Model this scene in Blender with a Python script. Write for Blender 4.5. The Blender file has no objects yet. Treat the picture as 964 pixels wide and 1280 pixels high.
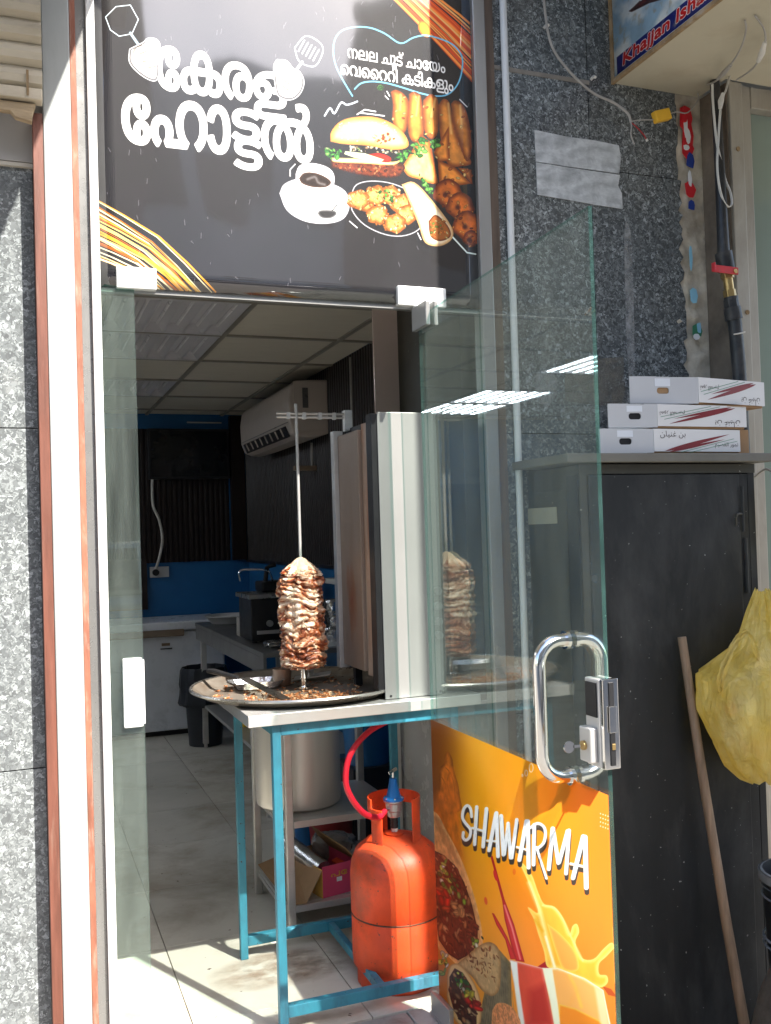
import bpy, bmesh, math, random
import numpy as np
from mathutils import Vector, Matrix, noise as mnoise
random.seed(7)
S = bpy.context.scene
COL = S.collection
R = math.radians

# ------------------------------------------------------------------ camera
CAMP = np.array([0.0, -2.66, 1.45]); FPX = 1190.0
YAW, PIT, ROL = R(21), R(1.25), R(1.76)
Fv = np.array([math.sin(YAW)*math.cos(PIT), math.cos(YAW)*math.cos(PIT), math.sin(PIT)])
R0 = np.array([math.cos(YAW), -math.sin(YAW), 0]); U0 = np.cross(R0, Fv)
Rv = math.cos(ROL)*R0 - math.sin(ROL)*U0
Uv = math.cos(ROL)*U0 + math.sin(ROL)*R0
cam = bpy.data.cameras.new('camera'); camo = bpy.data.objects.new('camera', cam); COL.objects.link(camo)
camo.matrix_world = Matrix(((Rv[0], Uv[0], -Fv[0], CAMP[0]), (Rv[1], Uv[1], -Fv[1], CAMP[1]), (Rv[2], Uv[2], -Fv[2], CAMP[2]), (0, 0, 0, 1)))
cam.sensor_fit = 'VERTICAL'; cam.sensor_height = 24; cam.sensor_width = 18; cam.lens = 24*FPX/1280
cam.clip_start = 0.02; cam.clip_end = 500
S.camera = camo

# ------------------------------------------------------------------ light
SUN = Vector((-.42, .91, -1.10)).normalized()
w = bpy.data.worlds.new('World'); S.world = w; w.use_nodes = True
nt = w.node_tree; sky = nt.nodes.new('ShaderNodeTexSky'); sky.sky_type = 'NISHITA'; sky.sun_disc = False
sky.sun_elevation = math.asin(-SUN.z); sky.sun_rotation = math.atan2(-SUN.x, -SUN.y)
sky.dust_density = 2.0; sky.air_density = 1.0
nt.links.new(sky.outputs[0], nt.nodes['Background'].inputs[0]); nt.nodes['Background'].inputs[1].default_value = .15
sl = bpy.data.lights.new('sun', 'SUN'); sl.energy = 4.7; sl.angle = R(.55); sl.color = (1, .95, .87)
slo = bpy.data.objects.new('sun', sl); COL.objects.link(slo); slo.rotation_euler = SUN.to_track_quat('-Z', 'Y').to_euler()
slo.location = (3, -6, 12)
S.view_settings.view_transform = 'Standard'; S.view_settings.look = 'None'
S.view_settings.exposure = 1.62; S.view_settings.gamma = 1
S.cycles.max_bounces = 10; S.cycles.transparent_max_bounces = 24; S.cycles.glossy_bounces = 5; S.cycles.diffuse_bounces = 5
S.cycles.use_denoising = True

# ------------------------------------------------------------------ materials
def rgb(c, k=1.0): return (min(c[0]*k, 1), min(c[1]*k, 1), min(c[2]*k, 1), 1)
class NT:
    def __init__(s, name):
        s.m = bpy.data.materials.new(name); s.m.use_nodes = True; s.t = s.m.node_tree
        s.p = s.t.nodes['Principled BSDF']; s.out = s.t.nodes['Material Output']; s.tc = s.n('TexCoord')
    def n(s, k, **kw):
        x = s.t.nodes.new('ShaderNode'+k)
        for a, b in kw.items(): setattr(x, a, b)
        return x
    def l(s, a, b): s.t.links.new(a, b)
    def noise(s, scale, detail=4, rough=.55, vec=None, dist=0):
        x = s.n('TexNoise'); x.inputs['Scale'].default_value = scale; x.inputs['Detail'].default_value = detail
        x.inputs['Roughness'].default_value = rough; x.inputs['Distortion'].default_value = dist
        s.l(vec or s.tc.outputs['Object'], x.inputs['Vector']); return x.outputs[0]
    def ramp(s, fac, stops, interp='LINEAR'):
        x = s.n('ValToRGB'); e = x.color_ramp.elements; x.color_ramp.interpolation = interp
        while len(e) < len(stops): e.new(.5)
        for i, (p, c) in enumerate(stops):
            e[i].position = p; e[i].color = c if len(c) == 4 else (*c, 1)
        s.l(fac, x.inputs[0]); return x.outputs[0]
    def mix(s, f, a, b, blend='MIX'):
        x = s.n('Mix', data_type='RGBA', blend_type=blend)
        for v, i in ((f, x.inputs[0]), (a, x.inputs[6]), (b, x.inputs[7])):
            if isinstance(v, (float, int)): i.default_value = v
            elif isinstance(v, tuple): i.default_value = v
            else: s.l(v, i)
        return x.outputs[2]
    def math(s, op, a, b=0.0, c=0.0):
        x = s.n('Math', operation=op)
        for v, i in zip((a, b, c), x.inputs):
            if isinstance(v, (float, int)): i.default_value = v
            else: s.l(v, i)
        return x.outputs[0]
    def mapping(s, scale=(1, 1, 1), rot=(0, 0, 0), src=None):
        x = s.n('Mapping'); x.inputs['Scale'].default_value = scale; x.inputs['Rotation'].default_value = rot
        s.l(src or s.tc.outputs['Object'], x.inputs[0]); return x.outputs[0]
    def bump(s, h, strength=.3, dist=.002):
        x = s.n('Bump'); x.inputs['Strength'].default_value = strength; x.inputs['Distance'].default_value = dist
        s.l(h, x.inputs['Height']); s.l(x.outputs[0], s.p.inputs['Normal'])

def pm(name, base, rough=.5, metal=0.0, var=.15, vs=6, bump=0.0, bs=80, dirt=None, spec=.5, coat=0.0, stretch=None, rv=.12, objvar=0.0, spots=None):
    t = NT(name); p = t.p
    vec = t.mapping(stretch) if stretch else t.tc.outputs['Object']
    f = t.noise(vs, 5, .6, vec)
    f = t.ramp(f, [(.3, (0, 0, 0)), (.7, (1, 1, 1))])
    c = t.mix(f, rgb(base, 1-var), rgb(base, 1+var))
    if dirt:
        dc, amt, ds = dirt
        g = t.ramp(t.noise(ds, 8, .65, vec, .3), [(.62-amt*.35, (0, 0, 0)), (.78-amt*.2, (1, 1, 1))])
        c = t.mix(t.math('MULTIPLY', g, min(1, .35+amt)), c, rgb(dc))
    if spots:
        sc, ss, th = spots
        v = t.noise(ss, 2, .5)
        c = t.mix(t.ramp(v, [(th, (0, 0, 0)), (th+.03, (1, 1, 1))]), c, rgb(sc))
    if objvar:
        oi = t.n('ObjectInfo'); k = t.math('MULTIPLY_ADD', oi.outputs['Random'], objvar*2, 1-objvar)
        c = t.mix(1.0, c, t.n_col(k) if False else k, 'MULTIPLY')
    t.l(c, p.inputs['Base Color'])
    t.l(t.math('MULTIPLY_ADD', t.noise(vs*2.3, 6, .6), rv*2, rough-rv), p.inputs['Roughness'])
    p.inputs['Metallic'].default_value = metal; p.inputs['Specular IOR Level'].default_value = spec
    p.inputs['Coat Weight'].default_value = coat; p.inputs['Coat Roughness'].default_value = .08
    if bump: t.bump(t.noise(bs, 6, .6, vec), bump, .004)
    return t.m

def granite_mat(name, k=1.0, wash=0.0, sc_=1.0):
    t = NT(name)
    wob = t.noise(26, 3, .5)
    add = t.n('VectorMath', operation='ADD'); sc = t.n('VectorMath', operation='SCALE'); sc.inputs[3].default_value = .03
    nx = t.n('TexNoise'); nx.inputs['Scale'].default_value = 60; t.l(t.tc.outputs['Object'], nx.inputs['Vector'])
    t.l(nx.outputs[1], sc.inputs[0]); t.l(t.tc.outputs['Object'], add.inputs[0]); t.l(sc.outputs[0], add.inputs[1])
    def vor(scale):
        v = t.n('TexVoronoi'); v.inputs['Scale'].default_value = scale; t.l(add.outputs[0], v.inputs['Vector'])
        sp = t.n('SeparateColor'); t.l(v.outputs['Color'], sp.inputs[0]); return sp.outputs[0], sp.outputs[1]
    a, a2 = vor(95*sc_); b, b2 = vor(190*sc_)
    ca = t.ramp(a, [(0, rgb((.020, .022, .024), k)), (.32, rgb((.045, .050, .053), k)), (.6, rgb((.096, .104, .104), k)), (.82, rgb((.160, .172, .172), k)), (.97, rgb((.31, .33, .33), k))])
    cb = t.ramp(b, [(0, rgb((.03, .033, .033), k)), (.6, rgb((.08, .088, .088), k)), (.92, rgb((.20, .215, .21), k))])
    c = t.mix(t.ramp(b2, [(.45, (0, 0, 0)), (.6, (1, 1, 1))]), ca, cb)
    big = t.ramp(t.noise(3, 4, .6), [(.3, (.7, .72, .75)), (.75, (1.0, 1.0, 1.0))])
    c = t.mix(1.0, c, big, 'MULTIPLY')
    grime = t.ramp(t.noise(2.2, 8, .7, None, .4), [(.55, (0, 0, 0)), (.8, (.4, .4, .4))])
    c = t.mix(grime, c, rgb((.2, .19, .17), k))
    if wash: c = t.mix(t.math('MULTIPLY', t.ramp(t.noise(7, 7, .7), [(.2, (.7, .7, .7)), (.8, (1, 1, 1))]), wash), c, (.33, .35, .35, 1))  # pale grey wash, stronger on the granite meant to look sunlit
    oi = t.n('ObjectInfo'); kk = t.math('MULTIPLY_ADD', oi.outputs['Random'], .25, .87)
    c = t.mix(1.0, c, kk, 'MULTIPLY')
    t.l(c, t.p.inputs['Base Color']); t.l(t.math('MULTIPLY_ADD', t.noise(5, 5), .3, .08), t.p.inputs['Roughness'])
    cr = t.ramp(t.noise(16, 6, .7, t.mapping((1, 1, .12))), [(.66, (0, 0, 0)), (.70, (.22, .22, .22))])
    c2 = t.mix(cr, c, (.30, .30, .28, 1)); t.l(c2, t.p.inputs['Base Color'])
    t.bump(t.noise(40, 3), .03, .002)
    return t.m

def glass_mat(name, tint=(.93, .965, .95), haze=.05, streak=True, f0=.045):
    t = NT(name); t.t.nodes.remove(t.p)
    lw = t.n('LayerWeight'); lw.inputs[0].default_value = .5
    fr = t.math('MULTIPLY_ADD', t.math('POWER', lw.outputs['Facing'], 4.6), .92, f0)
    tr = t.n('BsdfTransparent'); tr.inputs[0].default_value = (*tint, 1)
    gl = t.n('BsdfGlossy'); gl.inputs['Roughness'].default_value = .0; gl.inputs[0].default_value = (.95, 1, .98, 1)
    m1 = t.n('MixShader'); t.l(fr, m1.inputs[0]); t.l(tr.outputs[0], m1.inputs[1]); t.l(gl.outputs[0], m1.inputs[2])
    df = t.n('BsdfDiffuse'); df.inputs[0].default_value = (.62, .68, .64, 1)
    tl = t.n('BsdfTranslucent'); tl.inputs[0].default_value = (.62, .68, .64, 1)
    md = t.n('MixShader'); md.inputs[0].default_value = .5; t.l(df.outputs[0], md.inputs[1]); t.l(tl.outputs[0], md.inputs[2])
    vec = t.mapping((9, 9, 1.1))
    d = t.ramp(t.noise(2.5, 6, .6, vec), [(.35, (.25, .25, .25)), (.8, (1, 1, 1))])
    sp = t.ramp(t.noise(120, 2, .5), [(.72, (0, 0, 0)), (.78, (.6, .6, .6))])
    dd = t.math('ADD', t.math('MULTIPLY', d, haze), t.math('MULTIPLY', sp, haze*2))
    m2 = t.n('MixShader'); t.l(dd, m2.inputs[0]); t.l(m1.outputs[0], m2.inputs[1]); t.l(md.outputs[0], m2.inputs[2])
    t.l(m2.outputs[0], t.out.inputs[0]); return t.m

def image_mat(name, img, rough=.3, spec=.5, coat=0., transl=0., wear=True, emit=None, bump=0.):
    t = NT(name); it = t.n('TexImage'); it.image = img; it.interpolation = 'Linear'
    t.l(t.tc.outputs['UV'], it.inputs[0]); c = it.outputs[0]
    if wear:
        s = t.ramp(t.noise(9, 7, .7, t.mapping((1, 1, 1))), [(.6, (0, 0, 0)), (.85, (.25, .25, .25))])
        c = t.mix(s, c, (.32, .3, .28, 1))
    t.l(c, t.p.inputs['Base Color'])
    t.l(t.math('MULTIPLY_ADD', t.noise(7, 5), .15, rough-.05), t.p.inputs['Roughness'])
    t.p.inputs['Specular IOR Level'].default_value = spec; t.p.inputs['Coat Weight'].default_value = coat; t.p.inputs['Coat Roughness'].default_value = .03
    if bump: t.bump(t.noise(6, 4, .6, None, .6), bump, .01)
    if transl:
        tl = t.n('BsdfTranslucent'); t.l(c, tl.inputs[0]); mx = t.n('MixShader'); mx.inputs[0].default_value = transl
        t.l(t.p.outputs[0], mx.inputs[1]); t.l(tl.outputs[0], mx.inputs[2]); t.l(mx.outputs[0], t.out.inputs[0])
    return t.m

M = {}
M['granite'] = granite_mat('granite', 1.5, .10)
M['granite_l'] = granite_mat('granite_sunlit', 1.75, .30, .95)  # lit copy of the granite; sun-washed paleness is put into the colour
M['grout'] = pm('grout', (.22, .2, .17), .85, var=.3, vs=12, bump=.3, bs=120)
M['grey_joint'] = pm('grey_joint', (.12, .12, .11), .8)
M['steel_post'] = pm('galvanised_post', (.36, .38, .37), .5, .15, .12, 5, .08, 60, dirt=((.26, .28, .27), .3, 6), stretch=(1, 1, .25))
M['white_frame'] = pm('white_frame', (.72, .73, .72), .35, .1, .08, 5, dirt=((.4, .4, .37), .15, 6))
M['alu'] = pm('brushed_aluminium', (.36, .36, .35), .34, .6, .12, 3, .05, 200, dirt=((.3, .29, .27), .25, 5), stretch=(1, 1, .1))
M['alu_dirty'] = pm('dirty_aluminium', (.42, .39, .33), .5, .35, .18, 5, .1, 60, dirt=((.25, .21, .16), .45, 5), stretch=(1, 1, .3))
M['alu_dark'] = pm('grey_aluminium', (.30, .30, .29), .28, .6, .2, 6, stretch=(1, 1, .2))  # own grey of the reflective aluminium
M['wood_red'] = pm('reddish_wood', (.15, .055, .036), .5, 0, .3, 9, .2, 60, stretch=(6, 6, .5), dirt=((.3, .2, .15), .15, 8))
M['wood_orange'] = pm('orange_rust_strip', (.27, .10, .06), .7, 0, .35, 14, .3, 90, dirt=((.42, .32, .26), .3, 22), stretch=(2, 2, .5))
M['wood_brown'] = pm('brown_wood', (.10, .07, .05), .6, 0, .35, 10, .2, 60, stretch=(6, 6, .5))
M['wood_pale'] = pm('pale_splintered_wood', (.42, .32, .2), .8, 0, .3, 10, .5, 50, stretch=(.6, 4, 4), dirt=((.15, .11, .07), .35, 10))
M['shutter'] = pm('shutter_beige', (.52, .46, .35), .55, .1, .12, 5, .05, 50, dirt=((.22, .17, .11), .3, 4), stretch=(.5, 1, 1))
M['steel'] = pm('stainless_steel', (.60, .59, .57), .36, .55, .1, 4, .04, 200, dirt=((.4, .36, .3), .15, 5), stretch=(.3, .3, 3))
M['steel_dull'] = pm('dull_steel', (.20, .20, .20), .38, .5, .15, 3)
M['steel_panel'] = pm('stainless_panel', (.29, .29, .28), .45, .3, .08, 1.2, .02, 200)
M['chrome'] = pm('polished_steel', (.80, .79, .76), .1, 1, .04, 3, rv=.05)
M['steel_rust'] = pm('heat_stained_steel', (.40, .31, .24), .42, .3, .2, 3, .05, 60, dirt=((.30, .11, .04), .62, 3.2), stretch=(2, 2, .5))
def burner_mat():
    t = NT('burnt_burner_sheet'); mp = t.n('Mapping'); mp.inputs['Location'].default_value = (0, 0, 0); t.l(t.tc.outputs['Object'], mp.inputs[0]); sp = t.n('SeparateXYZ'); t.l(mp.outputs[0], sp.inputs[0])
    z = t.math('MULTIPLY', t.math('SUBTRACT', sp.outputs[2], .30), 3.4); y = t.math('MULTIPLY', sp.outputs[1], 9.0)
    d = t.math('SQRT', t.math('ADD', t.math('MULTIPLY', z, z), t.math('MULTIPLY', y, y))); d = t.math('ADD', d, t.math('MULTIPLY', t.noise(9, 6, .65, t.mapping((1, 2, .6))), 1.1))
    r = t.ramp(d, [(.55, (.26, .095, .035)), (.85, (.27, .15, .09)), (1.0, (.27, .205, .16))])
    c = t.mix(t.ramp(t.noise(6, 6, .6, t.mapping((1, 3, .4))), [(.4, (0, 0, 0)), (.75, (.5, .5, .5))]), r, (.22, .15, .10, 1)); t.l(c, t.p.inputs['Base Color']); t.p.inputs['Metallic'].default_value = .35
    t.l(t.math('MULTIPLY_ADD', t.noise(7, 5), .3, .28), t.p.inputs['Roughness']); t.bump(t.noise(5, 3), .1, .01); return t.m
M['burner'] = burner_mat()
M['black_metal'] = pm('black_metal', (.02, .02, .022), .45, .3, .3, 6)
M['blue_paint'] = pm('blue_painted_steel', (.045, .27, .37), .42, 0, .18, 9, .15, 60, dirt=((.035, .11, .16), .55, 9), stretch=(1, 1, .35), spots=((.05, .04, .035), 55, .70))
M['orange_gas'] = pm('orange_cylinder_paint', (.78, .066, .009), .5, 0, .22, 6, .12, 60, dirt=((.28, .05, .02), .5, 5), spots=((.13, .045, .025), 70, .70), coat=.0)
M['weld'] = pm('sooty_weld', (.16, .05, .02), .7, 0, .8, 14, .3, 60, dirt=((.03, .02, .015), .6, 12))
M['red_hose'] = pm('red_rubber_hose', (.62, .012, .03), .4, 0, .1, 10)
M['blue_reg'] = pm('blue_regulator', (.01, .14, .42), .35, 0, .1, 10)
M['brass'] = pm('brass', (.55, .38, .16), .35, .9, .2, 20, dirt=((.2, .14, .07), .3, 20))
M['red_lever'] = pm('red_lever_paint', (.55, .03, .04), .5, 0, .2, 20, dirt=((.3, .1, .1), .3, 30))
M['black_pipe'] = pm('black_pipe', (.018, .02, .023), .45, 0, .4, 10, dirt=((.09, .08, .07), .4, 10))
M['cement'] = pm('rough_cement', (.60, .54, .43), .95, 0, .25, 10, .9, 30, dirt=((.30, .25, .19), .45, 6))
M['recess'] = pm('dark_recess', (.15, .12, .09), .9, 0, .4, 8, .7, 30, dirt=((.14, .11, .08), .35, 5))  # dark brown tone for the recess and the post side
M['conduit'] = pm('white_conduit', (.66, .68, .68), .5, 0, .06, 6, dirt=((.45, .44, .4), .2, 5), stretch=(1, 1, .3))
M['cable_grey'] = pm('grey_cable', (.36, .34, .31), .6, 0, .15, 20)
M['cable_white'] = pm('white_cable', (.62, .60, .55), .5, 0, .1, 20)
M['yellow_box'] = pm('yellow_driver', (.75, .42, .03), .5, 0, .1, 20)
M['duct_tape'] = pm('silver_tape', (.56, .58, .58), .42, .35, .25, 9, .5, 45, dirt=((.22, .23, .23), .62, 12))
M['clear_tape'] = pm('dusty_tape_mark', (.27, .28, .28), .6, 0, .3, 10, dirt=((.13, .14, .15), .45, 14), stretch=(1, 1, .4))
M['smear'] = pm('dried_smear', (.19, .18, .15), .8, 0, .3, 10, dirt=((.08, .09, .1), .5, 16))
M['cream'] = pm('cream_sheet_metal', (.50, .455, .34), .55, 0, .06, 3, dirt=((.4, .34, .24), .25, 5), spots=((.18, .13, .08), 9, .76))
M['rust_edge'] = pm('rusty_edge', (.27, .18, .09), .8, 0, .35, 18, .4, 60, dirt=((.4, .35, .27), .4, 15))
M['cabinet'] = pm('worn_black_cabinet', (.014, .016, .0175), .55, .0, .4, 4, .35, 5, spec=.28, dirt=((.055, .058, .058), .42, 3.2), spots=((.22, .22, .22), 75, .725), stretch=(1.3, 1, .45))
M['cabinet_side'] = pm('olive_cabinet_side', (.045, .043, .032), .55, .0, .2, 5, .05, 60, dirt=((.04, .04, .035), .4, 4), spots=((.3, .3, .28), 70, .74))
M['cabinet_top'] = pm('grey_cabinet_top', (.15, .145, .125), .6, .2, .15, 6, .15, 30, dirt=((.12, .11, .09), .35, 6))
M['beige_tape'] = pm('beige_tape', (.30, .28, .21), .6, 0, .1, 10)
M['stick'] = pm('bare_wood_stick', (.20, .145, .10), .75, 0, .25, 14, .25, 60, stretch=(5, 5, .4), dirt=((.10, .065, .04), .3, 9))
def faded(name, c, lo, hi, sc):
    t = NT(name); t.t.nodes['Principled BSDF'].inputs['Base Color'].default_value = (*c, 1); t.p.inputs['Roughness'].default_value = .7; tr = t.n('BsdfTransparent')
    f = t.ramp(t.noise(sc, 8, .72, None, .3), [(lo, (0, 0, 0)), (hi, (1, 1, 1))]); m = t.n('MixShader'); t.l(f, m.inputs[0]); t.l(tr.outputs[0], m.inputs[1]); t.l(t.p.outputs[0], m.inputs[2]); t.l(m.outputs[0], t.out.inputs[0]); return t.m
M['clear_tape'] = faded('dusty_tape_mark', (.34, .35, .35), .36, .66, 16)
M['smear'] = faded('dried_smear', (.22, .21, .18), .34, .72, 13)
M['duct_tape'] = pm('silver_tape', (.62, .64, .64), .42, .1, .25, 14, .5, 30, dirt=((.25, .26, .27), .55, 11), stretch=(1, 1, 1.6))
M['card_white'] = pm('white_carton', (.66, .66, .66), .6, 0, .03, 5)
M['card_grey'] = pm('grey_white_carton_flap', (.50, .51, .53), .6, 0, .03, 5)
M['card_brown'] = pm('brown_cardboard', (.33, .20, .10), .8, 0, .1, 15)
M['print_maroon'] = pm('maroon_print', (.19, .012, .018), .5, 0, .08, 15)
M['print_green'] = pm('green_print', (.05, .22, .12), .5, 0, .05, 15)
M['print_dark'] = pm('dark_print', (.05, .035, .035), .5, 0, .05, 15)
M['print_white'] = pm('white_print', (.82, .83, .84), .35, 0, .02, 5, coat=.3)
M['print_blue'] = pm('pale_blue_print', (.28, .58, .75), .35, 0, .08, 10)
M['print_line'] = pm('light_outline_print', (.55, .68, .76), .35, 0, .05, 10)
M['print_red'] = pm('red_print', (.60, .02, .03), .4, 0, .05, 10)
M['tile'] = pm('beige_floor_tile', (.66, .63, .55), .22, 0, .07, 2.5, dirt=((.36, .29, .21), .38, 2.2), objvar=.06, spots=((.12, .09, .07), 45, .745), rv=.08)
M['threshold'] = pm('dirty_marble_threshold', (.38, .36, .33), .5, 0, .15, 7, .1, 50, dirt=((.16, .12, .09), .4, 9))
M['ceil'] = pm('ceiling_tile', (.58, .54, .46), .8, 0, .04, 6, .3, 25, stretch=(1, 3, 1))
M['tbar'] = pm('ceiling_grid_bar', (.27, .25, .21), .5, .1, .05, 5)
M['diffuser'] = pm('white_louvre', (.60, .59, .62), .35, .1, .03, 5)
M['wallp'] = pm('plain_wall', (.42, .40, .37), .8, 0, .05, 4)
M['darkwood'] = pm('dark_brown_ribbed_panel', (.014, .008, .007), .4, 0, .25, 8, stretch=(4, 4, .4))
M['bluewall'] = pm('blue_wall', (.012, .13, .34), .45, 0, .08, 4)
M['marble'] = pm('grey_marble', (.40, .39, .38), .25, 0, .1, 3, dirt=((.25, .25, .25), .3, 2.5))
M['laminate'] = pm('brown_grey_laminate', (.60, .48, .43), .16, .1, .12, 2.5, .03, 4)
M['ac_white'] = pm('ac_plastic', (.48, .42, .38), .4, 0, .03, 5)
M['ac_grey'] = pm('ac_display', (.10, .10, .10), .3, 0, .05, 5)
M['black'] = pm('matt_black', (.006, .006, .008), .5, 0, .1, 5)
M['white_enamel'] = pm('white_enamel', (.70, .73, .78), .3, 0, .04, 4, dirt=((.3, .32, .34), .2, 4))
M['white_plastic'] = pm('white_plastic', (.58, .58, .58), .35, 0, .03, 4)
M['bin'] = pm('dark_bin_plastic', (.02, .025, .035), .45, 0, .2, 6, .3, 25)
M['handle_brown'] = pm('brown_handle', (.22, .16, .11), .5, 0, .1, 6)
M['aluminium_pot'] = pm('aluminium_pot', (.72, .69, .64), .42, .55, .06, 4, .02, 150, stretch=(3, 3, .3))
M['pink'] = pm('pink_carton_print', (.60, .06, .15), .5, 0, .06, 9)
M['yellow_card'] = pm('yellow_carton_side', (.62, .34, .05), .55, 0, .12, 12)
M['foil'] = pm('crinkled_foil', (.65, .66, .68), .22, .9, .3, 16, 1.0, 30)
M['plastic_wrap'] = pm('plastic_wrapped_pack', (.33, .33, .34), .18, 0, .4, 14, 1.0, 28, coat=.6)
M['red_plastic'] = pm('red_plastic', (.32, .02, .02), .35)
M['yellow_plastic'] = pm('yellow_plastic', (.7, .5, .03), .4)
M['asphalt'] = pm('street_ground', (.19, .175, .155), .9, 0, .15, 1.5, .3, 20)
M['canopy'] = pm('canopy_sheet', (.30, .29, .27), .7, .2, .1, 3)
M['pale_facade'] = pm('pale_opposite_facade', (.82, .84, .86), .8, 0, .05, 1)
M['facade_op'] = pm('opposite_facade', (.34, .29, .24), .8, 0, .12, 1)
M['car_paint'] = pm('silver_car_paint', (.55, .56, .58), .25, .6, .02, 3, coat=.8)
M['car_glass'] = pm('dark_car_glass', (.012, .014, .016), .06, 0, .1, 3)
M['tyre'] = pm('tyre_rubber', (.02, .02, .02), .7)
M['sack'] = pm('grey_woven_sack', (.045, .045, .043), .8, 0, .3, 30, .6, 90)
M['bucket'] = pm('black_bucket', (.015, .018, .022), .35, 0, .3, 6)
M['bucket_rim'] = pm('worn_bucket_rim', (.16, .18, .20), .35, 0, .3, 12)
M['knife'] = pm('dark_knife_steel', (.12, .11, .10), .3, .8, .3, 9)
M['tray'] = pm('worn_tray_steel', (.33, .29, .245), .3, .5, .3, 5, .08, 50, dirt=((.15, .09, .05), .45, 7))
M['rim'] = pm('tray_rim_steel', (.48, .46, .43), .28, .9, .15, 8)
M['scrap'] = pm('meat_scraps', (.36, .13, .045), .5, 0, .7, 120, spots=((.7, .5, .3), 90, .55))
M['glass'] = glass_mat('clear_greenish_glass', haze=.055)
M['glass_door'] = glass_mat('door_glass', (.93, .970, .952), haze=.06, f0=.075)
M['glass_side'] = glass_mat('dusty_sidelight_glass', (.84, .92, .88), haze=.13)
def edge_mat():
    t = NT('green_glass_edge'); f = t.noise(9, 3); c = t.ramp(f, [(.3, (.03, .075, .068)), (.75, (.09, .20, .18))]); t.l(c, t.p.inputs['Base Color']); t.p.inputs['Roughness'].default_value = .25
    tr = t.n('BsdfTransparent'); tr.inputs[0].default_value = (.55, .80, .74, 1); m = t.n('MixShader'); m.inputs[0].default_value = .75; t.l(t.p.outputs[0], m.inputs[1]); t.l(tr.outputs[0], m.inputs[2]); t.l(m.outputs[0], t.out.inputs[0]); return t.m
M['glass_edge'] = edge_mat()
M['neigh_glass'] = pm('frosted_green_pane', (.23, .29, .245), .15, 0, .08, 2, coat=.5)

def tube_emit():
    t = NT('fluorescent_tube'); t.p.inputs['Emission Color'].default_value = (.85, .93, 1, 1)
    t.p.inputs['Emission Strength'].default_value = 12.0; t.p.inputs['Base Color'].default_value = (.8, .8, .8, 1); return t.m
M['tube'] = tube_emit()
M['tube_off'] = pm('unlit_tube', (.7, .7, .72), .3)

def meat_mat():
    t = NT('roasted_meat'); p = t.p
    n1 = t.noise(10, 5, .58, t.mapping((1, 1, 2.0)), 1.6); n2 = t.noise(90, 4, .6)
    h = t.math('ADD', t.math('MULTIPLY', n1, .72), t.math('MULTIPLY', n2, .16)); h = t.math('ADD', h, t.math('MULTIPLY', t.noise(5, 2, .5, t.mapping((1, 1, 1.6))), .16))
    c = t.ramp(h, [(.39, (.05, .012, .005)), (.445, (.19, .038, .012)), (.485, (.40, .11, .035)), (.51, (.52, .25, .13)), (.55, (.66, .43, .29)), (.59, (.84, .68, .53)), (.72, (.93, .84, .72))])  # palest stops put sun-blown highlights into the colour with the pale meat
    t.l(c, p.inputs['Base Color']); p.inputs['Roughness'].default_value = .38; p.inputs['Coat Weight'].default_value = .4; p.inputs['Coat Roughness'].default_value = .25
    p.inputs['Subsurface Weight'].default_value = .05
    t.bump(t.noise(120, 5, .6), .5, .004); return t.m
M['meat'] = meat_mat()

M['fat'] = pm('pale_roasted_fat', (.80, .58, .40), .35, 0, .25, 25, .5, 60, dirt=((.45, .16, .05), .25, 30), coat=.4)  # pale fat; the bright sunlit top is put into its colour too
def bag_mat():
    t = NT('thin_yellow_plastic'); p = t.p
    f = t.ramp(t.noise(8, 4), [(.3, (.95, .74, .16)), (.75, (.98, .88, .42))])
    t.l(f, p.inputs['Base Color']); p.inputs['Roughness'].default_value = .28; p.inputs['Coat Weight'].default_value = .3
    tl = t.n('BsdfTranslucent'); t.l(f, tl.inputs[0]); tr = t.n('BsdfTransparent'); tr.inputs[0].default_value = (.95, .85, .45, 1)
    m1 = t.n('MixShader'); m1.inputs[0].default_value = .5; t.l(p.outputs[0], m1.inputs[1]); t.l(tl.outputs[0], m1.inputs[2])
    m2 = t.n('MixShader'); m2.inputs[0].default_value = .22; t.l(m1.outputs[0], m2.inputs[1]); t.l(tr.outputs[0], m2.inputs[2])
    t.l(m2.outputs[0], t.out.inputs[0]); rd = t.math('ABSOLUTE', t.math('SUBTRACT', t.noise(9, 4, .55, t.mapping((2.2, 2.2, .8)), 1.5), .5)); rd2 = t.math('ABSOLUTE', t.math('SUBTRACT', t.noise(23, 3, .5, t.mapping((1.2, 1.2, .8), (.4, .5, 0)), 1.0), .5))
    t.bump(t.math('ADD', t.math('MULTIPLY', rd, -2.0), t.math('MULTIPLY', rd2, -.8)), .9, .03)
    return t.m
M['bag'] = bag_mat()

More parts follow.
